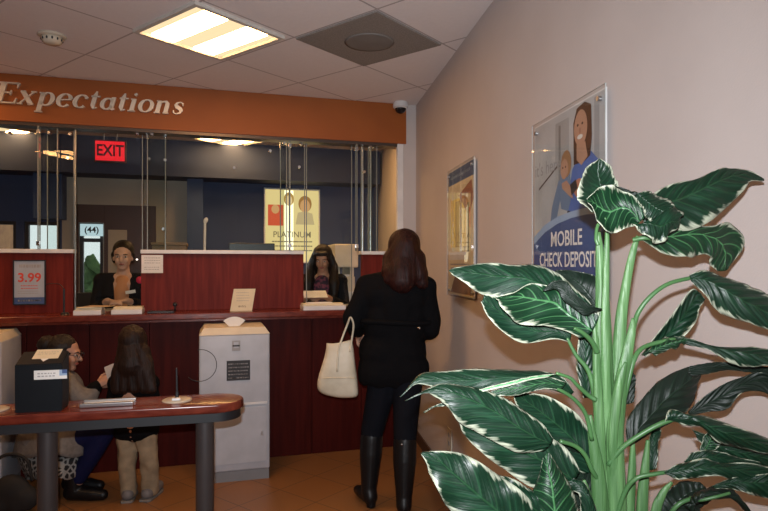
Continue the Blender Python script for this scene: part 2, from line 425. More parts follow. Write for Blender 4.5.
# smoke detector
c = P(52, 35, 1); k = (CEIL-CH)/(c.z-CH); c = P(52, 31, k)
r = empty('smoke_detector', (c.x, c.y, CEIL-.05), 'small round smoke detector on the ceiling at the left', 'smoke detector')
bm = BM(); lathe(bm, (c.x, c.y, CEIL), [(.075, -.0005), (.078, -.008), (.066, -.014)]); obj('base', bm, m_cream, r, True)
bm = BM(); lathe(bm, (c.x, c.y, CEIL), [(.058, -.014), (.055, -.035), (.042, -.05), (.012, -.054)]); ob = obj('cover', bm, m_cream, r, True)
bm = BM()
for k in range(12):
    a = k*math.pi/6; p = Vector((c.x+.054*math.cos(a), c.y+.054*math.sin(a), CEIL-.030)); ell(bm, p, (.006, .006, .009), None, 8, 6)
obj('vent_slots', bm, m_black, r)
# dome camera at the end of header
c = P(400.5, 106, DY(400, -.06))
r = empty('security_camera', (c.x, c.y, c.z-.05), 'white dome security camera with a black bubble at the header corner', 'camera')
bm = BM(); lathe(bm, (c.x, c.y, c.z), [(.055, CEIL-c.z-.0005), (.062, .012), (.062, -.012), (.05, -.022)]); obj('housing', bm, m_white, r, True, angle=40)
bm = BM(); ell(bm, c+Vector((0, 0, -.022)), (.046, .046, .042)); obj('dome', bm, mat('smoked_dome', (.01, .01, .012), .1), r, True)

# header lettering -----------------------------------------------------------
def ribbon(bm, M, pts, d0, d1):
    """pts: (x, y, width)"""
    n = len(pts); L = []; R = []
    for i, (x, y, w) in enumerate(pts):
        a = Vector(pts[max(i-1, 0)][:2]); b = Vector(pts[min(i+1, n-1)][:2]); t = (b-a).normalized(); nn = Vector((-t.y, t.x))*w/2
        L.append((x+nn.x, y+nn.y)); R.append((x-nn.x, y-nn.y))
    def V(p, d): return bm.verts.new(M @ Vector((p[0]+.22*p[1], p[1], d)))
    A = [V(p, d1) for p in L]; B = [V(p, d1) for p in R]; C = [V(p, d0) for p in L]; D = [V(p, d0) for p in R]
    for i in range(n-1):
        bm.faces.new([A[i], B[i], B[i+1], A[i+1]]); bm.faces.new([C[i], C[i+1], D[i+1], D[i]])
        bm.faces.new([A[i], A[i+1], C[i+1], C[i]]); bm.faces.new([B[i], D[i], D[i+1], B[i+1]])
    bm.faces.new([A[0], C[0], D[0], B[0]]); bm.faces.new([A[-1], B[-1], D[-1], C[-1]])
def arc(cx, cy, rx, ry, a0, a1, tk=.2, th=.06, n=22):
    out = []
    for i in range(n+1):
        a = math.radians(a0+(a1-a0)*i/n); out.append((cx+rx*math.cos(a), cy+ry*math.sin(a), th+(tk-th)*abs(math.cos(a))**1.3))
    return out
tk, th = .2, .07
G = {
 'E': (1.2, [[(.25,0,.24),(.25,1.55,.24)], [(0,1.51,.08),(1.05,1.51,.08)], [(0,.04,.08),(1.1,.04,.08)], [(.25,.8,.07),(.75,.8,.07)], [(.75,.62,.04),(.74,.8,.08),(.75,.98,.04)], [(1.04,1.54,.12),(1.03,1.15,.03)], [(1.08,0,.12),(1.14,.42,.03)]]),
 'x': (.95, [[(.1,.97,.2),(.72,.03,.2)], [(.72,.97,.07),(.08,.03,.07)], [(-.02,.97,.07),(.26,.97,.07)], [(.55,.97,.07),(.86,.97,.07)], [(-.04,.03,.07),(.24,.03,.07)], [(.55,.03,.07),(.86,.03,.07)]]),
 'p': (.98, [[(.2,-.5,.2),(.2,.98,.2)], [(0,.95,.06),(.22,.95,.06)], [(0,-.48,.07),(.42,-.48,.07)], arc(.48,.5,.32,.48,160,-160)]),
 'e': (.86, [arc(.42,.5,.34,.48,20,320), [(.1,.5,.06),(.74,.58,.07)], [(.72,.56,.12),(.74,.68,.16),(.70,.78,.12)]]),
 'c': (.82, [arc(.42,.5,.34,.48,50,315), [(.6,.9,.06),(.68,.8,.18),(.66,.7,.1)]]),
 't': (.6, [[(.28,1.35,.06),(.24,1.0,.2),(.24,.25,.2),(.32,.05,.14),(.52,.1,.05)], [(.02,.96,.07),(.55,.96,.07)]]),
 'a': (.9, [arc(.38,.45,.3,.42,20,340), [(.66,.98,.2),(.66,.2,.2),(.74,.03,.12),(.88,.1,.05)]]),
 'i': (.5, [[(.22,.98,.2),(.22,.03,.2)], [(.02,.95,.06),(.24,.95,.06)], [(0,.03,.07),(.44,.03,.07)], [(.14,1.32,.05),(.24,1.32,.2),(.34,1.32,.05)]]),
 'o': (.92, [arc(.44,.5,.35,.47,0,360)]),
 'n': (1.0, [[(.2,.98,.2),(.2,.03,.2)], [(0,.95,.06),(.22,.95,.06)], [(0,.03,.07),(.38,.03,.07)], [(.22,.72,.05),(.4,.92,.09),(.58,.94,.12),(.68,.8,.19),(.70,.5,.2),(.70,.03,.2)], [(.54,.03,.07),(.9,.03,.07)]]),
 's': (.72, [[(.58,.68,.05),(.56,.86,.07),(.4,.96,.06),(.2,.9,.1),(.14,.74,.16),(.24,.58,.2),(.46,.44,.2),(.56,.28,.17),(.5,.1,.1),(.3,.02,.06),(.12,.1,.06),(.08,.3,.05)]]),
}
word = 'Expectations'
adv = sum(G[c][0] for c in word)+.08*len(word)
ua, ub = U(-6, -.02), U(184, -.02); xh = .094
sc = (ub-ua)/adv
r = empty('wall_lettering', TF @ Vector((ua, -.02, 2.55)), 'raised silver italic serif lettering Expectations on the orange header', 'sign')
x = 0
BZ = H(103, 10, 0)
for c in word:
    bm = BM()
    # letter plane -> teller frame: x along counter, y up, depth towards the lobby
    M = TF @ Matrix(((sc, 0, 0, ua+x*sc), (0, 0, -1, -.0105), (0, xh, 0, BZ-.008), (0, 0, 0, 1)))
    for st in G[c][1]: ribbon(bm, M, [(a_, b_, w_*1.3) for a_, b_, w_ in st], .0, .022)
    obj('letter', bm, m_letter, r)
    x += G[c][0]+.08

# ------------------------------------------------------------------ teller counter
UL, UR = U(-110, -.15), U(402.5, 0)
r = empty('teller_counter', TF @ Vector(((UL+UR)/2, .1, 0)), 'long dark mahogany teller counter front along the lobby', 'counter')
bm = BM(); n = 9; w = (UR-UL)/n
for i in range(n): box(bm, TF, UL+i*w+.0015, UL+(i+1)*w-.0015, -.15, -.12, .0, 1.06, .002)
box(bm, TF, UL, UR, -.12, .1, .0, 1.06)
obj('front_panel', bm, m_mahog2, r)
bm = BM(); box(bm, TF, UL, UR, -.27, .14, 1.075, 1.12, .008, 3)
box(bm, TF, UL, UR, -.25, .1, 1.0602, 1.075)
tag(obj('counter_ledge', bm, m_ledge), 'polished reddish mahogany ledge running along the teller counter', 'countertop')
r = empty('teller_worktop', TF @ Vector(((UL+U(372, .3))/2, .3, 0)), 'grey worktop behind the partition where the tellers work', 'worktop')
bm = BM(); box(bm, TF, UL, U(376, .3), .145, .46, 1.085, 1.12, .004); obj('top', bm, m_grey, r)
for a in (UL+.02, U(60, .3), U(230, .3), U(368, .3)):
    bm = BM(); box(bm, TF, a, a+.03, .16, .44, 0, 1.0848); obj('support_panel', bm, m_grey, r)

def part_panel(a, b, lab):
    r = empty('partition_panel', TF @ Vector(((U(a, .03)+U(b, .03))/2, .05, 1.12)), lab, 'partition', 'mahogany partition panels on the ledge')
    bm = BM(); box(bm, TF, U(a, .03), U(b, .03), .03, .08, 1.1202, 1.552, .003); obj('panel', bm, m_mahog, r)
    bm = BM(); box(bm, TF, U(a, 0)-.004, U(b, 0)+.004, 0, .11, 1.5522, 1.58, .003); obj('cap_rail', bm, m_white, r, label='white cap rail')
part_panel(-115, 73, 'mahogany partition panel with white cap carrying the 3.99 sign')
part_panel(141, 303.5, 'long mahogany partition panel with white cap between the two tellers')
part_panel(362, 396, 'short mahogany partition panel with white cap beside the right wall')

def gpanel(a, b, v, z0, lab, cl=(), z1=2.45):
    u0, u1 = U(a, v), U(b, v); z0 = 1.1202 if z0 < 1.5 else z0
    r = empty('glass_screen', TF @ Vector(((u0+u1)/2, v, z0)), lab, 'glass panel', 'clear glass panels above the counter')
    bm = BM(); box(bm, TF, u0, u1, v, v+.008, z0, z1)
    bmesh.ops.recalc_face_normals(bm, faces=bm.faces)
    nv = TF.to_3x3() @ Vector((0, 1, 0))
    for f in bm.faces: f.material_index = 0 if abs(f.normal.dot(nv)) > .9 else 1
    obj('pane', bm, [m_glass, m_gedge], r)
    for ue in (u0, u1-.007):
        bm = BM(); box(bm, TF, ue, ue+.007, v-.0035, v-.0002, z0, z1); obj('edge_strip', bm, m_gedge, r)
    for px, py in cl:
        bm = BM(); p = TP(px, py, v)
        cyl(bm, p+Vector((.005, -.013, 0)), p+Vector((-.005, .022, 0)), .011, seg=14); obj('bolt', bm, m_chrome, r, True, angle=40)
gpanel(-112, 58, .03, 1.5802, 'clear glass panel above the 3.99 sign at the far left', [(10, 133), (49, 133)])
gpanel(47, 74.5, .075, 1.5802, 'narrow clear glass panel left of the masked teller', [(68, 158), (70, 134)])
pr_ = TP(140.5, 264, .03); tA = math.radians(22.3)            # this panel stands slightly turned, towards the photographer
GF = frame(Vector((pr_.x, pr_.y, 0)), tA); r = empty('glass_screen', GF @ Vector((-.21, 0, 1.1202)), 'tall clear glass panel in front of the masked teller', 'glass panel', 'clear glass panels above the counter')
bm = BM(); box(bm, GF, -.44, 0, 0, .008, 1.1202, 2.45); bmesh.ops.recalc_face_normals(bm, faces=bm.faces)
nv = GF.to_3x3() @ Vector((0, 1, 0))
for f in bm.faces: f.material_index = 0 if abs(f.normal.dot(nv)) > .9 else 1
obj('pane', bm, [m_glass, m_gedge], r)
bm = BM(); p = P(137, 133, pr_.y); cyl(bm, p+Vector((.005, -.013, 0)), p+Vector((-.005, .022, 0)), .011, seg=14); obj('bolt', bm, m_chrome, r, True, angle=40)
def gfin(px, v0, v1, lab):
    r = empty('glass_fin', TF @ Vector((U(px, v0), (v0+v1)/2, 1.5802)), lab, 'glass panel')
    bm = BM(); u = U(px, v0); box(bm, TF, u-.004, u+.004, v0, v1, 1.5802, 2.45); bmesh.ops.recalc_face_normals(bm, faces=bm.faces)
    nv = TF.to_3x3() @ Vector((1, 0, 0))
    for f in bm.faces: f.material_index = 0 if abs(f.normal.dot(nv)) > .9 else 1
    obj('pane', bm, [m_glass, m_gedge], r)
    for z in (1.62, 2.41):
        bm = BM(); box(bm, TF, u-.012, u+.012, v0-.004, v0+.02, z-.015, z+.015, .002); obj('clamp', bm, m_chrome, r)
gfin(38, -.03, .022, 'slim glass fin standing crosswise left of the EXIT sign')
gfin(290, -.03, .022, 'slim glass fin standing crosswise before the yellow poster')
gfin(357, -.03, .022, 'slim glass fin standing crosswise above the customer')
gpanel(142, 166, .09, 1.5802, 'narrow clear glass panel right of the masked teller', [(147, 136), (165, 136), (149, 159), (165, 160), (163, 229)])
gpanel(147, 287, .03, 1.5802, 'wide clear glass panel between the two tellers', [(152, 134), (270, 151), (234, 168), (284, 143)])
gpanel(280, 305, .075, 1.5802, 'narrow clear glass panel crossing the yellow poster', [(299, 167), (301, 144)])
gpanel(306, 352, .05, 1.25, 'tall clear glass panel in front of the long haired teller', [(345, 143)])
gpanel(361, 377, .03, 1.5802, 'narrow clear glass panel above the customer', [(364, 172), (370, 147)])
gpanel(368, 397, .075, 1.5802, 'clear glass panel at the right end beside the wall', [(374, 147)])
for px, v, lab in ((363, .06, 'first slim upright steel post above the customer'), (371, .06, 'second slim upright steel post above the customer'), (77, .06, 'slim upright steel post left of the masked teller')):
    bm = BM(); z0 = 1.5802 if px > 100 else 1.1202; box(bm, TF, U(px, v), U(px, v)+.012, v-.01+.035, v+.01+.035, z0, 2.4548, .002)
    if px < 100: bm.free(); bm = BM(); box(bm, TF, U(74.6, .05), U(75.8, .05), .045, .07, 1.1202, 2.4548, .001)
    tag(obj('window_post', bm, m_steel), lab, 'post')

# ------------------------------------------------------------------ things on the ledge
up = Vector((0, 0, 1)); TR = TF.to_3x3() @ Vector((1, 0, 0)); TN = TF.to_3x3() @ Vector((0, -1, 0))
# 3.99 sign, leaning on the partition panel
a0, a1 = U(12, 0), U(45, 0); z0, z1 = 1.182, H(260, 28, 0)
r = empty('rate_sign', TF @ Vector(((a0+a1)/2, 0, z0)), 'black framed rate sign reading 3.99 on the left partition panel', 'sign')
bm = BM(); f = .008
for q in ((a0, a1, z0, z0+f), (a0, a1, z1-f, z1), (a0, a0+f, z0+f, z1-f), (a1-f, a1, z0+f, z1-f)): box(bm, TF, q[0], q[1], .0155, .0295, q[2], q[3])
obj('frame', bm, m_black, r)
W, Hh = a1-a0, z1-z0
A = Art(TF @ Vector((a0, .022, z0)), TR, up)
A.rect(.004, W-.004, .004, Hh-.004, mat('sign_paper_grey_blue', (.42, .46, .52), .35))
A.rect(.008, W-.008, .008, Hh*.17, m_bluep); A.lines(.03, W-.03, [Hh*.08], .012, m_greyink)
A.lines(.04, W-.03, [Hh*.83], .022, m_greyink)
A.text('3.99', W/2, Hh*.6, .088, m_red, bold=.002)
A.lines(.05, W-.05, [Hh*.42, Hh*.36], .006, m_red); A.lines(.03, W-.05, [Hh*.30, Hh*.25], .004, m_greyink)
A.done('print', r)
# notice paper on the middle panel
a0, a1 = U(141.5, 0), U(163, 0); z0, z1 = H(273, 150, 0), H(255, 150, 0)
A = Art(TF @ Vector((a0, -.002, z0)), TR, up); W, Hh = a1-a0, z1-z0
A.rect(0, W, 0, Hh, m_paper); A.lines(.02, W-.02, [Hh*k for k in (.82, .68, .54, .3, .18)], .005, m_greyink)
tag(A.done('paper_notice', None), 'white printed notice taped at the left end of the middle partition panel', 'notice')
# counter card (cream)
c0 = P(230, 311, DY(232, -.12))
r = empty('counter_card', TF @ Vector((U(241, -.1), -.1, 1.1202)), 'cream counter card leaning on the ledge by the shredding console', 'card')
cr = (TR+Vector((0, 0, 0))).normalized(); cu = (up*1.0 + TN*-.25 + TR*.18).normalized()
o0 = TF @ Vector((U(230, -.14), -.14, 1.1204)); W = U(252, -.14)-U(230, -.14); Hh = .172
bm = BM(); n_ = cr.cross(cu).normalized()
pts = [o0, o0+cr*W, o0+cr*W+cu*Hh, o0+cu*Hh]
vs = [bm.verts.new(p) for p in pts]+[bm.verts.new(p-n_*.004) for p in pts]
for q in ((0,1,2,3), (7,6,5,4), (0,4,5,1), (1,5,6,2), (2,6,7,3), (3,7,4,0)): bm.faces.new([vs[i] for i in q])
obj('card', bm, m_paperc, r)
A = Art(o0, cr, cu-cr*cu.dot(cr)); sh = cu.dot(cr)
A.lines(W*.38, W*.72, [Hh*.16], .014, m_ink); A.lines(W*.3, W*.9, [Hh*k for k in (.8, .68, .56, .44)], .004, m_greyink)
A.done('print', r)
bm = BM(); q0 = TF @ Vector((U(241, -.1)-.02, -.035, 1.1204)); cyl(bm, q0, o0+cr*W*.5+cu*Hh*.6-n_*.006, .003, seg=8); obj('easel_strut', bm, m_paperc, r)
# trays under the windows
def tray(a, b, lab):
    r = empty('transaction_tray', TF @ Vector(((U(a, -.1)+U(b, -.1))/2, -.08, 1.1202)), lab, 'tray', 'document trays')
    bm = BM(); box(bm, TF, U(a, -.22), U(b, -.22), -.22, -.035, 1.1202, 1.152, .003); obj('base', bm, m_white, r)
    bm = BM(); box(bm, TF, U(a, -.22)+.005, U(b, -.22)-.005, -.15, -.04, 1.1522, 1.166, .002); obj('slip_stack', bm, m_paperc, r, label='cream stack of slips')
tray(73, 101, 'white transaction tray under the masked teller, left one')
tray(111, 142, 'white transaction tray under the masked teller, right one')
tray(303.5, 346, 'white transaction tray under the long haired teller')
for k, (px, an, m_, lab) in enumerate(((93, .5, m_paperc, 'cream leaflet fanned across the trays of the masked teller'), (100, -.4, mat('tan_paper', (.55, .38, .2), .6), 'tan leaflet lying on the trays of the masked teller'))):
    c = TF @ Vector((U(px, -.1), -.12, 1.1675+.005*k)); bm = BM(); box(bm, frame(c, UA+an), -.09, .09, -.05, .05, 0, .003)
    tag(obj('leaflet', bm, m_), lab, 'leaflet')
# magazines of brochures on right tray
c = TF @ Vector((U(318, -.06), -.05, 1.1662)); bm = BM(); box(bm, frame(c, UA+.1), -.1, .1, -.07, -.0, 0, .006); tag(obj('form_pad', bm, m_paper), 'white form pad lying on the tray of the long haired teller', 'pad')
# keypad + knob
r = empty('signature_pad', TF @ Vector((U(160, -.15), -.15, 1.1202)), 'flat black signature pad on the ledge below the paper notice', 'pad')
bm = BM(); box(bm, TF, U(147, -.18), U(174, -.18), -.2, -.08, 1.1202, 1.134, .004); obj('base', bm, m_black, r)
bm = BM(); box(bm, TF, U(151, -.18), U(167, -.18), -.185, -.1, 1.1342, 1.1355); obj('screen', bm, mat('pad_screen', (.05, .06, .07), .15), r)
bm = BM(); ell(bm, TP(175, 304.5, -.02), .017); cyl(bm, TF @ Vector((U(175, -.02), -.02, 1.1202)), TP(175, 304.5, -.02), .006, seg=10)
tag(obj('round_knob', bm, m_black, smooth=True), 'small round black knob standing right of the signature pad', 'knob')
# pen holder left with cord
r = empty('counter_pen', TF @ Vector((U(65, -.14), -.14, 1.1202)), 'black pen in its holder with a curved cord beside the 3.99 sign', 'pen')
bm = BM(); cyl(bm, TF @ Vector((U(65, -.14), -.14, 1.1202)), TF @ Vector((U(65, -.14), -.14, 1.136)), .03, .022); obj('holder', bm, m_black, r, True, angle=40)
bm = BM(); cyl(bm, TF @ Vector((U(64, -.14), -.14, 1.136)), TP(64, 289, -.14), .0065); obj('pen', bm, m_black, r, True, angle=40)
bm = BM(); tube(bm, [TP(64, 289, -.14), TP(60, 284.5, -.1), TP(53, 283.5, -.06), TP(46, 285, -.035), TP(45.5, 292, -.03)], [.0022]*5, 8); obj('cord', bm, m_black, r, True)

# ------------------------------------------------------------------ locked shredding consoles
def console(x0, y0, ang, lab, full=True):
    fr = frame(Vector((x0, y0, 0)), ang); w, d, h = .465, .42, 1.04
    r = empty('document_console', (x0, y0, 0), lab, 'console', 'document consoles')
    bm = BM(); box(bm, fr, -w/2, w/2, 0, d, .07, h-.045, .012, 3)
    obj('cabinet', bm, m_cons, r, True, angle=35)
    bm = BM(); pts = [(-w/2, h-.0448), (w/2, h-.0448), (w/2-.03, h), (-w/2+.03, h)]
    a = [bm.verts.new(fr @ Vector((x, 0.0, z))) for x, z in pts]; b = [bm.verts.new(fr @ Vector((x, d, z))) for x, z in pts]
    a[3].co += fr.to_3x3() @ Vector((0, .03, 0)); a[2].co += fr.to_3x3() @ Vector((0, .03, 0))
    bm.faces.new(a); bm.faces.new(b[::-1])
    for i in range(4): bm.faces.new([a[i], b[i], b[(i+1) % 4], a[(i+1) % 4]])
    obj('lid', bm, m_cream, r)
    bm = BM(); box(bm, fr, -w/2+.005, w/2-.005, .005, d-.005, 0, .0698); obj('plinth', bm, mat('plinth_grey', (.22, .23, .25), .5), r)
    bm = BM(); box(bm, fr, -w/2+.02, w/2-.02, -.0075, -.0005, .12, .50, .003); obj('door', bm, m_cons, r)
    bm = BM(); box(bm, fr, -w/2+.02, w/2-.02, -.009, -.0005, .515, .53, .002); obj('door_rail', bm, m_white, r, label='pale rail')
    bm = BM(); box(bm, fr, w/2-.06, w/2-.045, -.012, -.0076, .3, .33); obj('latch', bm, m_steel, r)
    if full:
        R3 = fr.to_3x3() @ Vector((1, 0, 0))
        A = Art(fr @ Vector((-.02, -.0045, .885)), R3, up); A.rect(0, .055, 0, .07, m_greyink); A.rect(.012, .043, .02, .06, m_cons); A.rect(.004, .051, .03, .04, m_ink); A.done('slot_label', r)
        A = Art(fr @ Vector((-.055, -.0045, .685)), R3, up); A.rect(0, .155, 0, .135, m_ink)
        A.lines(.012, .145, [.108-.0235*k for k in range(5)], .008, m_greyink)
        A.done('warning_label', r, label='black label with white text')
    return r, fr
cx = P(234, 482, 4.03)
cx = TF @ Vector((U(235, -.60), -.60, 0)); r, fr = console(cx.x, cx.y, UA, 'pale grey document console with black label below the counter card')
# wire ring hanging on the side
bm = BM(); cc = fr @ Vector((-.245, -.012, .80)); pts = []
for k in range(25):
    a = math.radians(100-235*k/24); pts.append(fr @ Vector((-.225+.105*math.cos(a), -.02, .80+.105*math.sin(a))))
tube(bm, pts, [.0022]*25, 8, 48); obj('wire_loop', bm, m_black, r, True, label='thin dark wire loop')
# fan shaped paper on top
bm = BM(); fc = fr @ Vector((.0, .12, 1.0402)); pts = [(0, 0)]
pts = [(-.02, 0), (.02, 0)]+[(.088*math.cos(math.radians(a)), .075*math.sin(math.radians(a))) for a in range(40, 141, 10)]
pts = [(-.035, 0), (.035, 0)]+[(.09*math.cos(math.radians(a)), .066*math.sin(math.radians(a))*1.0) for a in (35, 50, 65, 80, 90, 100, 115, 130, 145)]
f2 = Matrix.Translation(fc) @ Matrix.Rotation(UA, 4, 'Z') @ Matrix.Rotation(math.radians(80), 4, 'X')
prism(bm, f2, pts, -.006, .006)
tag(obj('folded_paper_fan', bm, m_paper), 'small white paper fan standing on top of the document console', 'paper')
cx = P(-27, 490, 3.70)
cx = TF @ Vector((U(-43, -.60), -.60, 0)); console(cx.x, cx.y, UA, 'pale document console cut off at the left edge of the lobby', False)

# ------------------------------------------------------------------ writing desk
TAY = math.atan(.25); TO = Vector((-.847, 2.31, 0))
TB = frame(TO, TAY); DZ = .92
r = empty('writing_desk', (TB @ Vector((-.5, .1, 0))), 'narrow mahogany writing desk with rounded end standing in the lobby', 'desk')
RE = .285; DW = .21
def outline(ins):
    pts = [(-1.35, ins), (RE-.09, ins)]
    for k in range(1, 12):
        a = -math.pi/2+math.pi*k/12; pts.append((RE-.09+(.105-ins)*math.cos(a)*1.0, DW/2+(DW/2-ins)*math.sin(a)))
    pts += [(RE-.09, DW-ins), (-1.35, DW-ins)]; return pts
bm = BM(); prism(bm, TB, outline(0), DZ-.035, DZ, .008, seg=3); obj('tabletop', bm, m_ledge, r, True, angle=30)
bm = BM(); prism(bm, TB, outline(.012), DZ-.072, DZ-.0352); obj('apron', bm, m_dkband, r, True, angle=30)
for px in (47.5, 205):
    c = None
    t = (px-CX)/F
    # solve along the desk centre line
    best = min((abs(((TB @ Vector((s/500, DW/2, 0))).x)/((TB @ Vector((s/500, DW/2, 0))).y)-t), s/500) for s in range(-700, 200))[1]
    b0 = TB @ Vector((best, DW/2, 0))
    bm = BM(); cyl(bm, b0+Vector((0, 0, .012)), b0+Vector((0, 0, DZ-.0725)), .036, seg=28); lg = obj('leg', bm, m_legm, r, True, angle=40)
    bm = BM(); cyl(bm, b0, b0+Vector((0, 0, .0118)), .085, .08, seg=28); obj('foot_plate', bm, m_legm, lg, True, angle=40)
    bm = BM(); cyl(bm, b0+Vector((.0, 0, DZ-.085)), b0+Vector((0, 0, DZ-.0728)), .055, seg=28); obj('collar', bm, m_legm, lg, True, angle=40)
# deposit box
def TX(px, y):
    t = (px-CX)/F; o = TB @ Vector((0, y, 0)); dx, dy = math.cos(TAY), math.sin(TAY); return (t*o.y-o.x)/(dx-t*dy)
x0, x1 = TX(14.5, .03), TX(62, .03)
r = empty('drop_box', TB @ Vector(((x0+x1)/2, .09, DZ)), 'black suggestion box with slanted top standing on the writing desk', 'box')
bm = BM(); D = .10; h0, h1 = .178, .215
vs = []
for x in (x0, x1):
    for y, z in ((.03, 0.0005), (.03+D, 0.0005), (.03+D, h1), (.03, h0)): vs.append(bm.verts.new(TB @ Vector((x, y, DZ+z))))
for q in ((0,1,2,3), (7,6,5,4), (0,4,5,1), (1,5,6,2), (2,6,7,3), (3,7,4,0)): bm.faces.new([vs[i] for i in q])
bmesh.ops.bevel(bm, geom=list(bm.edges), offset=.003, segments=2, affect='EDGES')
obj('body', bm, mat('black_box_plastic', (.006, .008, .011), .45, spec=.2), r, True, angle=30)
R3 = TB.to_3x3() @ Vector((1, 0, 0))
A = Art(TB @ Vector((x0+.065, .028, DZ+.122)), R3, up); A.rect(0, .112, 0, .034, m_paper); A.rect(.086, .112, .012, .034, m_bluel); A.rect(.095, .112, .020, .034, m_bluep); A.lines(.012, .075, [.02, .01], .004, m_greyink); A.done('front_label', r, label='white label with blue corner')
sl = (TB.to_3x3() @ Vector((0, D, h1-h0))).normalized()
A = Art(TB @ Vector((x0+.045, .03+.04, DZ+h0+.012+.003)), R3, sl); A.rect(0, .09, 0, .075, m_paperc); A.lines(.01, .08, [.05, .035], .005, m_greyink); A.poly([(.03, 0), (.045, -.022), (.06, 0)], m_paper); A.done('top_label', r, label='cream label with pointer')
# slip holder: two silver strips
x0, x1 = TX(82, .1), TX(134.5, .1)
r = empty('slip_holder', TB @ Vector(((x0+x1)/2, .1, DZ)), 'low silver edged slip holder lying on the middle of the writing desk', 'holder')
bm = BM(); box(bm, TB, x0+.004, x1-.004, .07, .17, DZ+.0003, DZ+.008); obj('tray', bm, m_paper, r)
for y in (.055, .125):
    bm = BM(); box(bm, TB, x0, x1, y, y+.018, DZ+.0003, DZ+.016, .003); obj('rail', bm, m_steel, r)
def penset(px, lab, tall=True):
    x = TX(px, .11); c = TB @ Vector((x, .11, DZ))
    r = empty('desk_pen_stand', c, lab, 'pen stand', 'desk pen stands')
    bm = BM(); lathe(bm, c, [(.058, .0003), (.058, .004), (.05, .0075), (.01, .009)]); obj('base', bm, mat('pen_base', (.50, .42, .32), .35), r, True)
    bm = BM(); box(bm, frame(c, TAY), -.016, .016, -.045, -.025, .0092, .018, .002); obj('clip', bm, m_white, r)
    bm = BM(); cyl(bm, c+Vector((0, 0, .009)), c+Vector((0, 0, .035)), .008, .006); obj('socket', bm, m_black, r, True, angle=40)
    bm = BM(); cyl(bm, c+Vector((0, 0, .035)), c+Vector((-.002, 0, .132)), .0045, .0035); obj('pen', bm, m_black, r, True, angle=40)
penset(177, 'upright black pen on a round base near the rounded end of the desk')
penset(-8, 'pen stand with round base at the left edge beside the black box')

# ------------------------------------------------------------------ posters on the right wall
def poster(pl, pr, z0, z1, lab):
    s0, s1 = WS2(pl), WS2(pr); w = s0-s1
    r = empty('wall_poster', RF @ Vector(((s0+s1)/2, .01, z0)), lab, 'poster', 'framed wall posters')
    bm = BM(); box(bm, RF, s1, s0, .012, .016, z0, z1); obj('backing', bm, m_white, r)
    A = Art(RF @ Vector((s0, .0165, z0)), -WD, up)
    return r, A, w, z1-z0, s0, s1
def poster_front(r, s0, s1, z0, z1):
    bm = BM(); box(bm, RF, s1-.012, s0+.008, .022, .025, z0-.008, z1+.008)
    bmesh.ops.recalc_face_normals(bm, faces=bm.faces)
    for f in bm.faces: f.material_index = 0 if abs(f.normal.dot(WN)) > .9 else 1
    obj('acrylic_sheet', bm, [m_acry, mat('acrylic_edge', (.55, .6, .6), .2)], r)
    for s in (s0-.03, s1+.03):
        for z in (z0+.03, z1-.03):
            bm = BM(); cyl(bm, RF @ Vector((s, .001, z)), RF @ Vector((s, .030, z)), .008, seg=14); obj('standoff', bm, m_steel, r, True, angle=40)
z0, z1 = 1.37, 2.032
r, A, w, h, s0, s1 = poster(532.7, 603.2, z0, z1, 'large mobile check deposit poster of a woman and child on the right wall')
skin = mat('print_skin', (.50, .29, .20), .5); hair = mat('print_hair', (.07, .03, .02), .5); pb = mat('print_blue_shirt', (.09, .17, .48), .5)
jean = mat('print_denim', (.16, .24, .38), .5); dnv = mat('print_navy', (.03, .035, .09), .5); bgw = mat('print_kitchen', (.50, .52, .54), .5, col2=(.40, .42, .44), scale=6)
cream = mat('print_cream', (.62, .56, .48), .5); blond = mat('print_light_hair', (.36, .20, .10), .5)
A.rect(.006, w-.006, .006, h-.006, bgw)
A.rect(w*.87, w*.93, h*.4, h*.98, mat('print_grey', (.34, .36, .38), .5)); A.rect(w*.35, w*.55, h*.6, h*.95, mat('print_grey2', (.38, .40, .41), .5))
A.rect(w*.40, w*.43, h*.62, h*.93, mat('print_shade', (.22, .23, .24), .5))
A.poly([(w*.08, h*.60), (w*.38, h*.70), (w*.38, h*.712), (w*.08, h*.612)], hair)
A.text("it's here!", w*.24, h*.72, .075, m_greyink)
A.poly([(w*.02, h*.30), (w*.98, h*.30), (w*.98, h*.40), (w*.02, h*.36)], cream)
A.poly([(w*.26, h*.34), (w*.34, h*.34), (w*.42, h*.5), (w*.50, h*.64), (w*.40, h*.62), (w*.30, h*.48)], jean)
A.poly([(w*.55, h*.30), (w*.93, h*.30), (w*.93, h*.60), (w*.84, h*.66), (w*.62, h*.62), (w*.52, h*.5)], dnv)
A.poly([(w*.52, h*.45), (w*.60, h*.66), (w*.68, h*.715), (w*.84, h*.72), (w*.93, h*.66), (w*.95, h*.52), (w*.90, h*.50), (w*.86, h*.56), (w*.80, h*.44), (w*.66, h*.42)], pb)
A.poly([(w*.62, h*.68), (w*.615, h*.9), (w*.66, h*.97), (w*.76, h*.985), (w*.84, h*.955), (w*.85, h*.80), (w*.83, h*.70), (w*.76, h*.68)], hair)
A.oval(w*.71, h*.86, w*.085, h*.095, skin); A.poly([(w*.66, h*.78), (w*.77, h*.78), (w*.80, h*.70), (w*.72, h*.665), (w*.66, h*.70)], skin)
A.oval(w*.675, h*.88, w*.012, h*.007, hair); A.oval(w*.735, h*.88, w*.012, h*.007, hair); A.oval(w*.705, h*.815, w*.035, h*.012, m_paper); A.oval(w*.705, h*.847, w*.012, h*.016, mat('print_shadow_skin', (.40, .20, .13), .5))
A.poly([(w*.42, h*.55), (w*.44, h*.68), (w*.50, h*.72), (w*.57, h*.66), (w*.60, h*.52), (w*.55, h*.44), (w*.45, h*.46)], jean)
A.oval(w*.52, h*.70, w*.075, h*.075, blond); A.oval(w*.495, h*.675, w*.055, h*.055, skin)
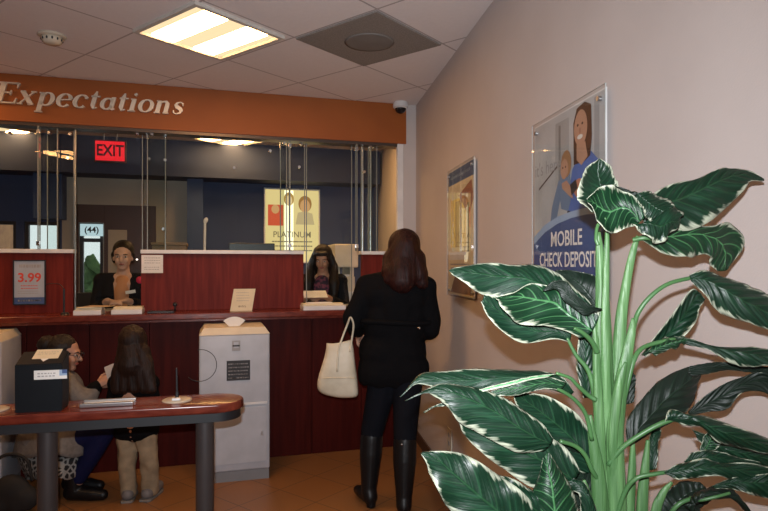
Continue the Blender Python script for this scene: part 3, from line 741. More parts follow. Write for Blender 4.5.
A.oval(w*.475, h*.685, w*.008, h*.006, hair); A.oval(w*.515, h*.685, w*.008, h*.006, hair)
A.poly([(w*.46, h*.60), (w*.53, h*.61), (w*.60, h*.56), (w*.62, h*.50), (w*.55, h*.53), (w*.47, h*.57)], skin)
A.oval(w*.70, h*.55, w*.07, h*.05, mat('print_hands', (.55, .24, .15), .5)); A.poly([(w*.60, h*.52), (w*.68, h*.55), (w*.66, h*.60), (w*.58, h*.58)], m_ink)
A.oval(w*.33, h*.36, w*.07, h*.025, skin); A.rect(w*.46, w*.62, h*.35, h*.40, m_paper)
curve = [(0.006, .006)]+[(w-.006, .006), (w-.006, h*.27)]
cp = [(w*.98, h*.275), (w*.8, h*.29), (w*.6, h*.285), (w*.4, h*.265), (w*.2, h*.20), (w*.02, h*.11)]
A.poly([(w*.011, .006), (w*.989, .006), (w*.989, h*.43), (w*.8, h*.44), (w*.6, h*.435), (w*.4, h*.42), (w*.2, h*.385), (w*.011, h*.32)], m_bluel)
A.poly([(w*.011, .006), (w*.989, .006), (w*.989, h*.395), (w*.8, h*.405), (w*.6, h*.40), (w*.4, h*.38), (w*.2, h*.34), (w*.011, h*.275)], m_bluep)
A.text('MOBILE', w*.52, WH(240, 560)-z0, .078, m_paper, bold=.001, xs=.98); A.text('CHECK DEPOSIT', w*.52, WH(260.5, 560)-z0, .075, m_paper, bold=.001, xs=.84)
A.done('print', r); poster_front(r, s0, s1, z0, z1)
z0, z1 = 1.28, 2.06
r, A, w, h, s0, s1 = poster(447.4, 473.2, z0, z1, 'smaller blue topped poster in the golden light near the customer')
A.rect(.004, w-.004, .004, h-.004, mat('print_yellow_cream', (.80, .68, .45), .5)); A.rect(.004, w-.004, h*.885, h-.004, m_bluep)
A.lines(w*.1, w*.85, [h*.93], .016, m_bluel)
A.rect(w*.12, w*.72, h*.38, h*.76, mat('print_yellow', (.90, .64, .12), .5)); A.rect(w*.3, w*.55, h*.38, h*.74, mat('print_gold', (.55, .36, .10), .5))
A.poly([(w*.42, h*.78), (w*.9, h*.86), (w*.98, h*.72), (w*.8, h*.60), (w*.6, h*.70)], mat('print_rust', (.40, .16, .09), .5))
A.rect(w*.76, w*.82, h*.34, h*.7, hair); A.rect(w*.05, w*.8, h*.28, h*.34, m_paper); A.lines(w*.1, w*.8, [h*.24, h*.21, h*.18], .008, m_greyink)
A.poly([(w*.1, h*.02), (w*.9, h*.02), (w*.9, h*.14), (w*.3, h*.16)], mat('print_brown', (.32, .2, .13), .5))
A.done('print', r); poster_front(r, s0, s1, z0, z1)
# outlet
s = WS(450); r = empty('wall_outlet', RF @ Vector((s, 0, .3)), 'small pale outlet cover low on the right wall behind the customer', 'outlet')
bm = BM(); box(bm, RF, s-.06, s+.06, .0005, .008, .25, .40, .003); obj('cover_plate', bm, m_cream, r)
bm = BM()
for q in (.29, .345): box(bm, RF, s-.018, s+.018, .0082, .0095, q, q+.028)
obj('socket', bm, m_grey, r)

# ------------------------------------------------------------------ inside the teller room
# exit sign
c0, c1 = U(94, 1.2), U(126, 1.2); ez0, ez1 = H(162, 110, 1.2), H(140, 110, 1.2)
r = empty('exit_sign', TF @ Vector(((c0+c1)/2, 1.22, ez0)), 'lit red EXIT sign hanging inside the teller room', 'exit sign')
bm = BM(); box(bm, TF, c0, c1, 1.2, 1.24, ez0, ez1, .005); obj('housing', bm, mat('exit_housing', (.10, .01, .01), .4), r)
bm = BM(); box(bm, TF, c0+.012, c1-.012, 1.1955, 1.1998, ez0+.012, ez1-.012); obj('lit_panel', bm, emis('exit_red_panel', (1, .02, .03), .9), r)
A = Art(TF @ Vector((c0, 1.1945, ez0)), TR, up); W, Hh = c1-c0, ez1-ez0
A.text('EXIT', W/2, Hh*.5, .145, mat('exit_letters', (.10, .002, .004), .5), bold=.003, xs=.78); A.done('lettering', r)
bm = BM(); 
for q in (.3, .7): cyl(bm, TF @ Vector((c0+W*q, 1.22, ez1-.002)), TF @ Vector((c0+W*q, 1.22, CEIL-.0005)), .006, seg=10)
obj('hanger', bm, m_grey, r)
# backlit poster
a0, a1 = U(264, BV-.04), U(320, BV-.04); z0, z1 = H(253, 290, BV), H(189, 290, BV); z0 -= .12
r = empty('backlit_poster', TF @ Vector(((a0+a1)/2, BV-.04, z0)), 'glowing yellow backlit poster on the navy wall of the teller room', 'poster')
W, Hh = a1-a0, z1-z0; bm = BM()
for q in ((a0, a1, z0, z0+.015), (a0, a1, z1-.015, z1), (a0, a0+.015, z0+.015, z1-.015), (a1-.015, a1, z0+.015, z1-.015)): box(bm, TF, q[0], q[1], BV-.04, BV-.003, q[2], q[3])
obj('frame', bm, m_white, r)
A = Art(TF @ Vector((a0, BV-.03, z0)), TR, up)
A.rect(.012, W-.012, .012, Hh-.012, emis('poster_glow_yellow', (1, .76, .32), .85)); A.rect(W*.36, W*.52, .012, Hh-.02, emis('poster_glow_bright', (1, .88, .55), 1.9))
A.rect(W*.07, W*.34, Hh*.50, Hh*.78, emis('poster_glow_red', (.9, .14, .06), .75))
A.oval(W*.20, Hh*.72, W*.07, Hh*.06, emis('poster_glow_skin2', (.95, .5, .2), .7))
A.oval(W*.44, Hh*.86, W*.09, Hh*.09, emis('poster_glow_hair', (.75, .42, .1), .7)); A.oval(W*.44, Hh*.84, W*.06, Hh*.07, emis('poster_glow_face', (1, .72, .36), .9))
A.oval(W*.73, Hh*.80, W*.12, Hh*.11, emis('poster_glow_brown', (.6, .28, .07), .6)); A.oval(W*.73, Hh*.77, W*.09, Hh*.09, emis('poster_glow_face2', (.95, .5, .2), .7))
A.poly([(W*.56, Hh*.52), (W*.60, Hh*.68), (W*.73, Hh*.70), (W*.86, Hh*.67), (W*.9, Hh*.52)], emis('poster_glow_cloth', (.95, .70, .34), .6))
gi = emis('poster_glow_ink', (.45, .33, .16), .5); A.text('PLATINUM', W*.5, Hh*.38, .1, gi, bold=.001, xs=.95)
A.lines(W*.14, W*.86, [Hh*.28, Hh*.22, Hh*.16], .014, gi)
A.done('print', r)
# white sign above the drive-up window
bm_a0, bm_a1 = U(80, BV-.04), U(103, BV-.04)
A = Art(TF @ Vector((bm_a0, BV-.035, H(236, 90, BV-.04))), TR, up); W = bm_a1-bm_a0; Hh = H(224, 90, BV)-H(236, 90, BV)
A.rect(0, W, 0, Hh, emis('lit_sign_white', (.62, .80, .85), .8)); A.text('(44)', W/2, Hh/2, .09, m_ink, bold=.002)
tag(A.done('window_sign', None), 'small lit white sign reading (44) over the drive-up window', 'sign')
# paper panel on the brown door
a0, a1 = U(108, BV-.04), U(127, BV-.04); A = Art(TF @ Vector((a0, BV-.034, 1.35)), TR, up)
A.rect(0, a1-a0, 0, H(230, 118, BV)-1.35, m_beige); A.lines(.02, a1-a0-.02, [.1, .16, .22, .28], .008, m_greyink); tag(A.done('posted_sheet', None), 'large plain sheet posted on the brown door behind the masked teller', 'notice')
# back furniture
def cabinet(px0, px1, v0, v1, z1, m_, name, lab, cat_):
    r = empty(name, TF @ Vector(((U(px0, v0)+U(px1, v0))/2, (v0+v1)/2, 0)), lab, cat_)
    bm = BM(); box(bm, TF, U(px0, v0), U(px1, v0), v0, v1, 0.0, z1-.03, .004); obj('body', bm, m_, r)
    bm = BM(); box(bm, TF, U(px0, v0)-.01, U(px1, v0)+.01, v0-.01, v1, z1-.0298, z1, .004); obj('top', bm, m_, r)
    n = 3
    for k in range(n):
        d = BM(); zz = .05+(z1-.1)/n*k; box(d, TF, U(px0, v0)+.02, U(px1, v0)-.02, v0-.012, v0-.0005, zz, zz+(z1-.1)/n-.01, .002); dr = obj('drawer', d, m_, r)
        d = BM(); um = (U(px0, v0)+U(px1, v0))/2; box(d, TF, um-.05, um+.05, v0-.03, v0-.0125, zz+.1, zz+.115, .002); obj('handle', d, m_steel, dr)
cabinet(152, 186, 1.75, 2.15, H(242.5, 168, 1.75), mat('tan_cabinet', (.26, .19, .11), .5), 'filing_cabinet', 'tan cabinet top showing over the partition before the beige wall', 'cabinet')
# copier behind the right teller
x0, x1 = U(335, 1.1), U(355, 1.1)
r = empty('office_copier', TF @ Vector(((x0+x1)/2, 1.3, 0)), 'beige office machine standing behind the long haired teller', 'copier')
bm = BM(); box(bm, TF, x0, x1, 1.1, 1.5, 0, 1.35, .01); obj('cabinet', bm, m_cream, r)
bm = BM(); box(bm, TF, x0-.005, x1+.03, 1.08, 1.5, 1.44, H(244, 345, 1.1), .015, 3); box(bm, TF, x0, x0+.06, 1.15, 1.5, 1.3505, 1.4395); box(bm, TF, x1-.04, x1, 1.15, 1.5, 1.3505, 1.4395); obj('scanner', bm, m_cream, r)
bm = BM(); box(bm, TF, x0+.01, x1-.01, 1.085, 1.0995, 1.05, 1.2, .004); obj('paper_drawer', bm, m_white, r)
bm = BM(); box(bm, TF, x0+.07, x1-.05, 1.12, 1.4, 1.3505, 1.37); obj('output_sheets', bm, m_paper, r)
# monitor at poster left
def monitor(px, v, zc, lab):
    u = U(px, v); r = empty('computer_monitor', TF @ Vector((u, v, 1.1202)), lab, 'monitor', 'teller computer monitors')
    bm = BM(); box(bm, TF, u-.19, u+.19, v, v+.03, zc-.15, zc+.15, .006); obj('screen_housing', bm, m_black, r)
    bm = BM(); box(bm, TF, u-.175, u+.175, v+.0305, v+.032, zc-.13, zc+.135); obj('screen', bm, emis('monitor_screen', (.2, .3, .5), .3), r)
    bm = BM(); box(bm, TF, u-.02, u+.02, v+.005, v+.025, 1.135, max(zc-.15, 1.16), 0); box(bm, TF, u-.1, u+.1, v-.06, v+.06, 1.1202, 1.135, .003); obj('stand', bm, m_black, r)
monitor(252, .38, 1.50, 'black computer monitor rising behind the partition left of the yellow poster')
monitor(172, .38, 1.34, 'black computer monitor hidden behind the partition right of the masked teller')
# desk lamp / white pole
c = TF @ Vector((U(204, .3), .3, 1.1202)); r = empty('card_stand', c, 'thin pale pole stand rising behind the partition in front of the dark recess', 'stand')
bm = BM(); lathe(bm, c, [(.07, .0), (.07, .01), (.01, .014)]); obj('base', bm, m_steel, r, True)
bm = BM(); t_ = P(205, 222, c.y); cyl(bm, c+Vector((0, 0, .014)), t_, .010, seg=12); obj('pole', bm, m_paper, r, True, angle=40)
bm = BM(); ell(bm, t_+Vector((.006, 0, .012)), (.018, .012, .026), Matrix.Rotation(.4, 3, 'Y')); obj('head', bm, m_paper, r, True)
# office chair back behind masked teller
c = TF @ Vector((U(86, .95), .95, 0)); fr = frame(c, UA+.25)
r = empty('office_chair', c, 'empty black office chair left of the masked teller', 'chair')
bm = BM(); 
prism(bm, fr @ Matrix.Translation((0, .2, .62)) @ Matrix.Rotation(math.pi/2, 4, 'X'), [(-.15, 0), (.15, 0), (.2, .25), (.19, .5), (.13, .6), (-.13, .6), (-.19, .5), (-.2, .25)], 0, .07, .02); obj('backrest', bm, m_blackm, r, True, angle=40)
bm = BM(); box(bm, fr, -.24, .24, -.3, .18, .48, .56, .03, 3); obj('seat', bm, m_blackm, r, True, angle=40)
bm = BM(); cyl(bm, c+Vector((0, 0, .1)), c+Vector((0, 0, .48)), .025); obj('column', bm, m_black, r, True, angle=40)
for k in range(5):
    a = k*2*math.pi/5; e = c+Vector((.28*math.cos(a), .28*math.sin(a), .065)); bm = BM(); cyl(bm, c+Vector((0, 0, .1)), e, .02, .014); lg = obj('leg', bm, m_black, r, True, angle=40)
    bm = BM(); ell(bm, e-Vector((0, 0, .037)), .028, None, 12, 8); obj('caster', bm, m_black, lg, True)
bm = BM(); box(bm, fr, -.03, .03, .15, .2, .5, .7, .005); obj('back_bracket', bm, m_black, r)
# outside: ground, trees, low building
bm = BM(); box(bm, WORLD, -30, 8, 9.6, 40, -.3, -.15); struct('ground', bm, mat('asphalt', (.35, .35, .34), .9))
def tree(x, y, h, lab):
    r = empty('tree', (x, y, -.15), lab, 'tree', 'trees outside the teller room windows')
    bm = BM(); tube(bm, [Vector((x, y, -.15)), Vector((x+.05, y, h*.3)), Vector((x, y+.05, h*.6))], [.12, .09, .05]); obj('trunk', bm, mat('bark', (.12, .08, .05), .9), r, True)
    bm = BM()
    for k in range(16):
        ell(bm, Vector((x+random.uniform(-.6, .6)*h*.4, y+random.uniform(-.5, .5)*h*.3, h*random.uniform(.42, .95))), h*random.uniform(.1, .17), None, 10, 7)
    for v in bm.verts: v.co += Vector((noise.noise(v.co*3), noise.noise(v.co*3+Vector((5, 0, 0))), noise.noise(v.co*3+Vector((0, 9, 0)))))*.3
    obj('crown', bm, mat('tree_foliage', (.10, .17, .06), .9, col2=(.04, .08, .03), scale=6), r)
tree(-7.2, 15.2, 1.5, 'green tree outside beyond the drive-up window')
tree(-12.5, 20, 1.5, 'distant tree outside the second window from the left')
bm = BM(); box(bm, WORLD, -20.5, -14.6, 21, 24, -.15, 3.6); box(bm, WORLD, -20.7, -14.4, 20.8, 24.2, 3.6, 3.8)
tag(obj('brick_building', bm, mat('orange_brick', (.50, .25, .12), .8, col2=(.36, .17, .09), scale=3)), 'low orange building outside the leftmost window', 'building')
# ------------------------------------------------------------------ people
def limb(bm, pts, seg=14):
    """pts: (Vector, radius) chain of tapered capsules"""
    for (a, ra), (b, rb) in zip(pts, pts[1:]):
        a, b = Vector(a), Vector(b)
        if (b-a).length > 1e-4: cyl(bm, a, b, ra, rb, seg)
    for a, ra in pts: ell(bm, a, ra, None, seg, 8)
def remesh(bm, vox, sm=3, fac=.5):
    me = bpy.data.meshes.new('r'); bm.to_mesh(me); bm.free()
    o = bpy.data.objects.new('r', me); COL.objects.link(o)
    m = o.modifiers.new('r', 'REMESH'); m.mode = 'VOXEL'; m.voxel_size = vox
    s = o.modifiers.new('s', 'SMOOTH'); s.iterations = sm; s.factor = fac
    dg = bpy.context.evaluated_depsgraph_get(); out = bpy.data.meshes.new_from_object(o.evaluated_get(dg))
    bpy.data.objects.remove(o); bpy.data.meshes.remove(me); return out
def basis(f, u=Vector((0, 0, 1))):
    f = Vector(f).normalized(); s = f.cross(Vector(u)).normalized(); u = s.cross(f).normalized()   # s = person's right
    return s, f, u
def rotm(s, f, u): return Matrix((s, f, u)).transposed()
def head(bm, c, f, u=(0, 0, 1), k=1.0):
    s, f, u = basis(f, u); R = rotm(s, f, u)
    def pt(x, y, z): return c+(s*x+f*y+u*z)*k
    ell(bm, pt(0, -.012, .035), (.074*k, .094*k, .082*k), R); ell(bm, pt(0, .018, -.03), (.060*k, .072*k, .080*k), R)
    ell(bm, pt(0, .05, -.088), (.034*k, .032*k, .026*k), R); ell(bm, pt(0, .075, .02), (.045*k, .02*k, .02*k), R)
    limb(bm, [(pt(0, .088, .01), .009*k), (pt(0, .108, -.028), .014*k)], 10)
    for q in (-1, 1):
        ell(bm, pt(q*.032, .068, -.03), (.022*k, .02*k, .022*k), R); ell(bm, pt(q*.073, -.005, -.01), (.010*k, .02*k, .032*k), R, 10, 8)
    return pt, R
def face(parent, pt, R, k=1.0, glasses=False, skin_lip=None):
    for q in (-1, 1):
        bm = BM(); ell(bm, pt(q*.031, .080, .004), (.0135*k, .008*k, .0075*k), R, 12, 8); e = obj('eye', bm, mat_eye, parent, True)
        bm = BM(); ell(bm, pt(q*.031, .0865, .004), (.0058*k, .003*k, .0058*k), R, 10, 6); obj('iris', bm, m_black, e, True)
        bm = BM(); limb(bm, [(pt(q*.016, .094, .022), .003*k), (pt(q*.033, .092, .027), .0035*k), (pt(q*.048, .080, .021), .002*k)], 8); obj('eyebrow', bm, m_hairk, parent, True)
    bm = BM(); ell(bm, pt(0, .085, -.058), (.022*k, .009*k, .0085*k), R, 14, 8); obj('mouth', bm, mat_lip, parent, True)
    if glasses:
        bm = BM()
        for q in (-1, 1):
            pts = [pt(q*.034+.022*math.cos(a), .104, .003+.017*math.sin(a)) for a in [2*math.pi*i/14 for i in range(15)]]
            tube(bm, pts, [.0018]*15, 6, 28); limb(bm, [(pt(q*.056, .104, .006), .0018), (pt(q*.076, .0, .006), .0018)], 6)
        limb(bm, [(pt(-.012, .104, .005), .0018), (pt(.012, .104, .005), .0018)], 6); obj('glasses', bm, m_black, parent, True)
def hand(bm, w, d, n, curl=.5, side=1, k=1.0):
    """w wrist, d direction of the fingers, n back-of-hand normal, side: thumb side sign"""
    d = Vector(d).normalized(); n = Vector(n).normalized(); s = d.cross(n).normalized()*side; n = s.cross(d)*side
    n.normalize(); R = Matrix((s, d, n)).transposed()
    ell(bm, w+d*.048*k, (.038*k, .050*k, .014*k), R, 14, 8); limb(bm, [(w-d*.01, .024*k), (w+d*.03*k, .020*k)], 10)
    for i, L in enumerate((.068, .078, .072, .056)):
        p = w+d*.082*k+s*(.027-.018*i)*k; a = .12+curl*.5; dd = d
        pts = [(w+d*.05*k+s*(.020-.013*i)*k, .0095*k), (p, .0092*k)]
        for j, fr_ in enumerate((.45, .32, .23)):
            ang = curl*(.35+.5*j); dd = (d*math.cos(ang)-n*math.sin(ang)); p = p+dd*L*fr_*k; pts.append((p, (.0085-.0008*j)*k))
        limb(bm, pts, 8)
    p0 = w+d*.02*k+s*.022*k; p1 = p0+(s*.8+d*.6-n*.3).normalized()*.038*k; p2 = p1+(d*.85+s*.25-n*.5).normalized()*.032*k; p3 = p2+(d*.9-n*.5-s*.05).normalized()*.024*k
    limb(bm, [(p0, .013*k), (p1, .0115*k), (p2, .0095*k), (p3, .008*k)], 8)
m_skin = mat('skin_warm', (.46, .25, .17), .5, scale=20); m_skin2 = mat('skin_light', (.58, .36, .27), .5, scale=20)
mat_eye = mat('eye_white', (.6, .58, .55), .25); mat_lip = mat('lips', (.38, .11, .09), .45)
m_hairk = mat('hair_black', (.010, .007, .007), .5, spec=.3, scale=14, stretch=(9, 9, .6), bump=.5)
m_hairr = mat('hair_dark_auburn', (.030, .006, .005), .5, spec=.25, col2=(.009, .003, .003), scale=12, stretch=(9, 9, .6), bump=.6)
m_hairb = mat('hair_dark_brown', (.024, .011, .008), .5, spec=.25, col2=(.009, .005, .004), scale=14, stretch=(9, 9, .6), bump=.6)
m_coat = mat('black_coat_wool', (.005, .005, .006), .9, scale=60, bump=.1, spec=.08); m_jean = mat('dark_jeans', (.006, .007, .011), .85, scale=50, bump=.1, spec=.1)
m_boot = mat('black_leather', (.006, .006, .007), .42, spec=.3); m_khaki = mat('khaki_cotton', (.30, .23, .145), .8, col2=(.23, .175, .11), scale=18, bump=.2)
m_gcoat = mat('grey_wool', (.16, .15, .14), .9, col2=(.12, .11, .105), scale=40, bump=.2); m_blue = mat('blue_leggings', (.004, .007, .045), .7, spec=.2)
m_card = mat('black_cardigan', (.010, .011, .015), .85, spec=.1); m_tan = mat('tan_top', (.50, .23, .11), .7)
m_scarf = mat('patterned_scarf', (.20, .05, .09), .8, col2=(.03, .02, .04), scale=30, lo=.45, hi=.55)
m_bag = mat('cream_leather', (.66, .60, .47), .5, col2=(.52, .46, .34), scale=9, bump=.25)

# --- customer standing at the counter, back to the viewer
D = 3.70
def q(x, y, dd=0): return P(x, y, D+dd)
yaw = Vector((-.12, 1, 0))
r = empty('person', Vector((.09, 3.68, 0)), 'person in black coat and tall black boots standing at the counter, back turned', 'person')
hipL, hipR = q(385, 372), q(408, 372, -.02)
kL, kR = q(372, 432, -.0), q(405, 436, -.12)
aL = P(369, 489, 3.66); aR = P(404, 498, 3.52)
shL, shR = q(367, 287), q(425, 287); elL, elR = q(352.5, 322, -.02), q(431, 329, -.0)
wrL, wrR = q(358.5, 335, .17), q(424, 334, .2)
bm = BM()
pt, R = head(bm, q(404, 251, .0), yaw)
limb(bm, [(q(404, 262), .058), (q(400, 280), .062)])
limb(bm, [(q(396, 292), .115), (q(396, 318), .11), (q(396, 345), .10), (q(396, 362), .125)])
limb(bm, [(shL, .058), (q(396, 285), .07), (shR, .058)])
for h_, k_, a_ in ((hipL, kL, aL), (hipR, kR, aR)): limb(bm, [(h_, .085), (k_, .056), (k_*.6+a_*.4, .056), (a_, .038)])
for s_, e_, w_ in ((shL, elL, wrL), (shR, elR, wrR)): limb(bm, [(s_, .052), (e_, .042), (w_, .028)])
hand(bm, wrL, (-.0, .9, -.3), (-.9, 0, .3), .9, -1); hand(bm, wrR, (-.3, .95, .05), (.2, 0, 1), .6, -1)
fL = Vector((-.42, .9, 0)).normalized(); fR = Vector((.05, 1, 0)).normalized()
for a_, f_ in ((aL, fL), (aR, fR)):
    limb(bm, [(a_, .038), (Vector((a_.x, a_.y, .055))-f_*.02, .036), (Vector((a_.x, a_.y, .045))+f_*.10, .032), (Vector((a_.x, a_.y, .04))+f_*.16, .025)])
obj('body', remesh(bm, .007), m_skin2, r, True)
face(r, pt, R)
bm = BM(); limb(bm, [(q(400, 278, -.02), .085), (q(396, 296, -.01), .135), (q(396, 330), .125), (q(395, 360), .14)])
limb(bm, [(shL, .075), (q(396, 284, -.01), .095), (shR, .075)]); limb(bm, [(q(380, 296), .12), (q(412, 296), .12)]); limb(bm, [(q(381, 316), .112), (q(410, 316), .112)])
limb(bm, [(q(383, 325), .12), (q(408, 325), .12)]); limb(bm, [(q(380, 352), .135), (q(406, 352), .135)]); limb(bm, [(q(379, 370), .14), (q(408, 370), .14)])
limb(bm, [(q(403, 274), .068), (q(398, 284), .10)])
limb(bm, [(shL, .072), (elL+Vector((0, 0, .02)), .060), (elL, .056), (elL*.25+wrL*.75, .046)]); limb(bm, [(shR, .074), (elR+Vector((0, 0, .03)), .064), (elR, .058), (elR*.25+wrR*.75, .046)])
me = remesh(bm, .012, 5)
zb = CH+(HY-384)/F*D
for v in me.vertices:
    if v.co.z < zb+.03: v.co.z = max(v.co.z, zb+.02*math.sin(v.co.x*60)*.3)
    v.co += Vector((noise.noise(v.co*9), 0, noise.noise(v.co*9+Vector((4, 0, 0)))))*.012
obj('coat', me, m_coat, r, True)
bm = BM()
pts = []
for k in range(21):
    a = 2*math.pi*k/20; c_ = q(396, 321); pts.append(c_+Vector((.222*math.cos(a), .135*math.sin(a), .005*math.sin(2*a))))
tube(bm, pts, [.016]*21, 8, 40); obj('belt', bm, m_coat, r, True)
bm = BM(); ell(bm, q(419, 328, -.137), .009, None, 10, 8); obj('button', bm, m_chrome, r, True)
bm = BM(); cx_ = pt(0, -.02, .03)
ell(bm, pt(0, -.02, .034), (.102, .112, .106), R)
limb(bm, [(pt(0, -.05, .02), .094), (q(403, 262, -.05), .108), (q(402, 274, -.09), .10), (q(402, 280, -.11), .085)])
limb(bm, [(q(412, 260, -.05), .085), (q(418, 274, -.08), .065), (q(422, 283, -.09), .04)]); limb(bm, [(q(396, 260, -.03), .085), (q(391, 272, -.08), .06), (q(389, 279, -.11), .035)])
me = remesh(bm, .009, 4)
for v in me.vertices: v.co += Vector((noise.noise(v.co*Vector((30, 30, 5)) if False else Vector((v.co.x*32, v.co.y*32, v.co.z*6))), 0, 0))*.007
obj('hair', me, m_hairr, r, True)
bm = BM(); limb(bm, [(hipL, .098), (kL, .070), (kL*.5+aL*.5, .062)]); limb(bm, [(hipR, .098), (kR, .070), (kR*.5+aR*.5, .062)]); limb(bm, [(hipL, .10), (hipR, .10)])
obj('trousers', remesh(bm, .01), m_jean, r, True)
for k_, a_, f_ in ((kL, aL, fL), (kR, aR, fR)):
    bm = BM(); t_ = k_*.92+a_*.08
    limb(bm, [(t_, .071), (k_*.6+a_*.4, .070), (a_, .048), (Vector((a_.x, a_.y, .06))-f_*.02, .046), (Vector((a_.x, a_.y, .05))+f_*.10, .043), (Vector((a_.x, a_.y, .038))+f_*.17, .032)])
    cyl(bm, Vector((a_.x, a_.y, .0))-f_*.035, Vector((a_.x, a_.y, .06))-f_*.03, .028)
    me = remesh(bm, .008)
    for v in me.vertices: v.co.z = max(v.co.z, 0.001)
    obj('boot', me, m_boot, r, True)
bm = BM(); ell(bm, kR*.92+aR*.08+Vector((-.02, -.07, .0)), .007, None, 10, 8); obj('boot_button', bm, m_chrome, r, True)

# --- cream tote hanging from her arm
bd = 3.66
def bq(x, y, dd=0): return P(x, y, bd+dd)
r = empty('tote_bag', bq(337, 398), 'cream leather tote bag hanging from the arm of the customer in black', 'bag')
bm = BM(); ring = []
rows = [(341, 326.5, 352, .03), (350, 326, 354, .045), (362, 323, 355, .055), (375, 318.5, 357, .062), (385, 316.5, 358, .065), (392, 318, 358.5, .06), (399, 327, 358, .045)]
N = 24
for y, xl, xr, dp in rows:
    rg = []
    for k in range(N):
        a = 2*math.pi*k/N; ca, sa = math.cos(a), math.sin(a); e = .6
        xx = (xl+xr)/2+(xr-xl)/2*math.copysign(abs(ca)**e, ca); yy = y + (2.5*math.sin((xx-318)/9) if y < 345 else 0) + (max(0, (338-xx))*-.25 if y > 396 else 0)
        rg.append(bm.verts.new(bq(xx, yy, dp*math.copysign(abs(sa)**e, sa))))
    ring.append(rg)
for a, b in zip(ring, ring[1:]):
    for k in range(N): bm.faces.new([a[k], a[(k+1) % N], b[(k+1) % N], b[k]])
bm.faces.new(ring[-1]); 
o = obj('bag_body', bm, m_bag, r, True)
sm = o.modifiers.new('s', 'SUBSURF'); sm.levels = 2; sm.render_levels = 2
so = o.modifiers.new('t', 'SOLIDIFY'); so.thickness = .004
bm = BM(); tube(bm, [bq(x, 378, -.062+.0*x) if False else bq(x, 378+abs(x-338)*.02, -math.sqrt(max(0, 1-((x-338)/20.5)**4))*.066) for x in (320, 326, 332, 338, 344, 350, 355)], [.004]*7, 6); obj('seam', bm, m_bag, r, True)
for dd in (-.045, .04):
    bm = BM(); tube(bm, [bq(337, 372, dd*1.4), bq(338.5, 350, dd*1.05), bq(343, 336, dd*.8), bq(347.2, 325, dd*.9), bq(350.5, 317.5, dd*1.5), bq(353.5, 325, dd*1.2), bq(352, 338, dd*.8), bq(350, 352, dd)], [.006]*8, 8, 40, .6)
    obj('strap', bm, m_bag, r, True)

# --- girl at the desk
D = 3.74
r = empty('person', Vector((-1.55, 3.72, 0)), 'child with long dark hair, black top and khaki trousers, back to the viewer', 'person')
bm = BM(); pt, R = head(bm, q(133, 344), (-.25, 1, -.12), k=.92)
limb(bm, [(q(133, 356), .042), (q(133, 370), .05)]); limb(bm, [(q(133, 384), .082), (q(134, 410), .08), (q(136, 428), .088)])
limb(bm, [(q(119, 379), .042), (q(147, 379), .042)])
hp = [q(127, 432), q(146, 432)]; kn = [q(127, 462), q(149, 462)]; an = [P(129, 489, 3.76), P(150, 487, 3.78)]
for a, b, c in zip(hp, kn, an): limb(bm, [(a, .062), (b, .042), (c, .03)])
elb = [q(112, 404, .02), q(155, 405, .02)]; wr = [q(120, 402, .17), q(146, 404, .18)]
for s_, e_, w_ in zip((q(118, 381), q(148, 381)), elb, wr): limb(bm, [(s_, .038), (e_, .032), (w_, .022)])
hand(bm, wr[0], (-.2, .9, .4), (-.8, 0, .5), .6, 1, .78); hand(bm, wr[1], (-.6, .8, .1), (.3, 0, 1), .6, -1, .78)
obj('body', remesh(bm, .007), m_skin, r, True); face(r, pt, R, .92)
bm = BM(); limb(bm, [(q(117, 383), .060), (q(133, 378), .07), (q(150, 383), .060)]); limb(bm, [(q(126, 388), .082), (q(141, 388), .082)]); limb(bm, [(q(126, 412), .085), (q(143, 412), .085)]); limb(bm, [(q(127, 428), .088), (q(145, 428), .088)])
for s_, e_, w_ in zip((q(118, 381), q(148, 381)), elb, wr): limb(bm, [(s_, .05), (e_, .043), (e_*.2+w_*.8, .034)])
obj('top', remesh(bm, .01), m_coat, r, True)
bm = BM(); ell(bm, pt(0, -.012, .032), (.084, .098, .09), R); limb(bm, [(q(133, 350, -.02), .092), (q(133, 364, -.05), .088)])
for x, e in ((120, 117), (127, 124), (134, 134), (141, 144), (147, 151)): limb(bm, [(q(133+(x-133)*.6, 352, -.03), .05), (q(x, 372, -.06), .048), (q(e, 389, -.075), .034)])
me = remesh(bm, .008, 3)
for v in me.vertices: v.co += Vector((noise.noise(Vector((v.co.x*34, v.co.y*34, v.co.z*7))), 0, noise.noise(v.co*20)))*.010
obj('hair', me, m_hairb, r, True)
bm = BM()
for a, b, c in zip(hp, kn, an): limb(bm, [(a, .071), (a*.5+b*.5, .062), (b, .055), (b*.4+c*.6, .052), (c-Vector((0, 0, .01)), .052)])
limb(bm, [(hp[0]+Vector((0, 0, .05)), .075), (hp[1]+Vector((0, 0, .05)), .075)]); me = remesh(bm, .008)
for v in me.vertices: v.co += Vector((noise.noise(v.co*16), noise.noise(v.co*16+Vector((3, 0, 0))), 0))*.011
obj('trousers', me, m_khaki, r, True)
for c, f_ in zip(an, (Vector((-.2, 1, 0)), Vector((.12, 1, 0)))):
    f_.normalize(); bm = BM(); g_ = Vector((c.x, c.y, .042)); limb(bm, [(g_-f_*.035, .038), (g_+f_*.05, .038), (g_+f_*.11, .032)]); me = remesh(bm, .006)
    for v in me.vertices: v.co.z = max(v.co.z, .006)
    sh = obj('shoe', me, mat('grey_shoe', (.16, .15, .15), .6), r, True)
    bm = BM(); g2 = Vector((c.x, c.y, 0)); m_white_ = m_grey; prism(bm, Matrix.Translation(g2) @ Matrix.Rotation(math.atan2(f_.y, f_.x), 4, 'Z'), [(-.075, -.03), (-.06, -.038), (.1, -.036), (.14, -.02), (.145, .02), (.1, .036), (-.06, .038), (-.075, .03)], .0005, .014, .003); obj('sole', bm, mat('grey_sole', (.2, .19, .18), .6), sh)

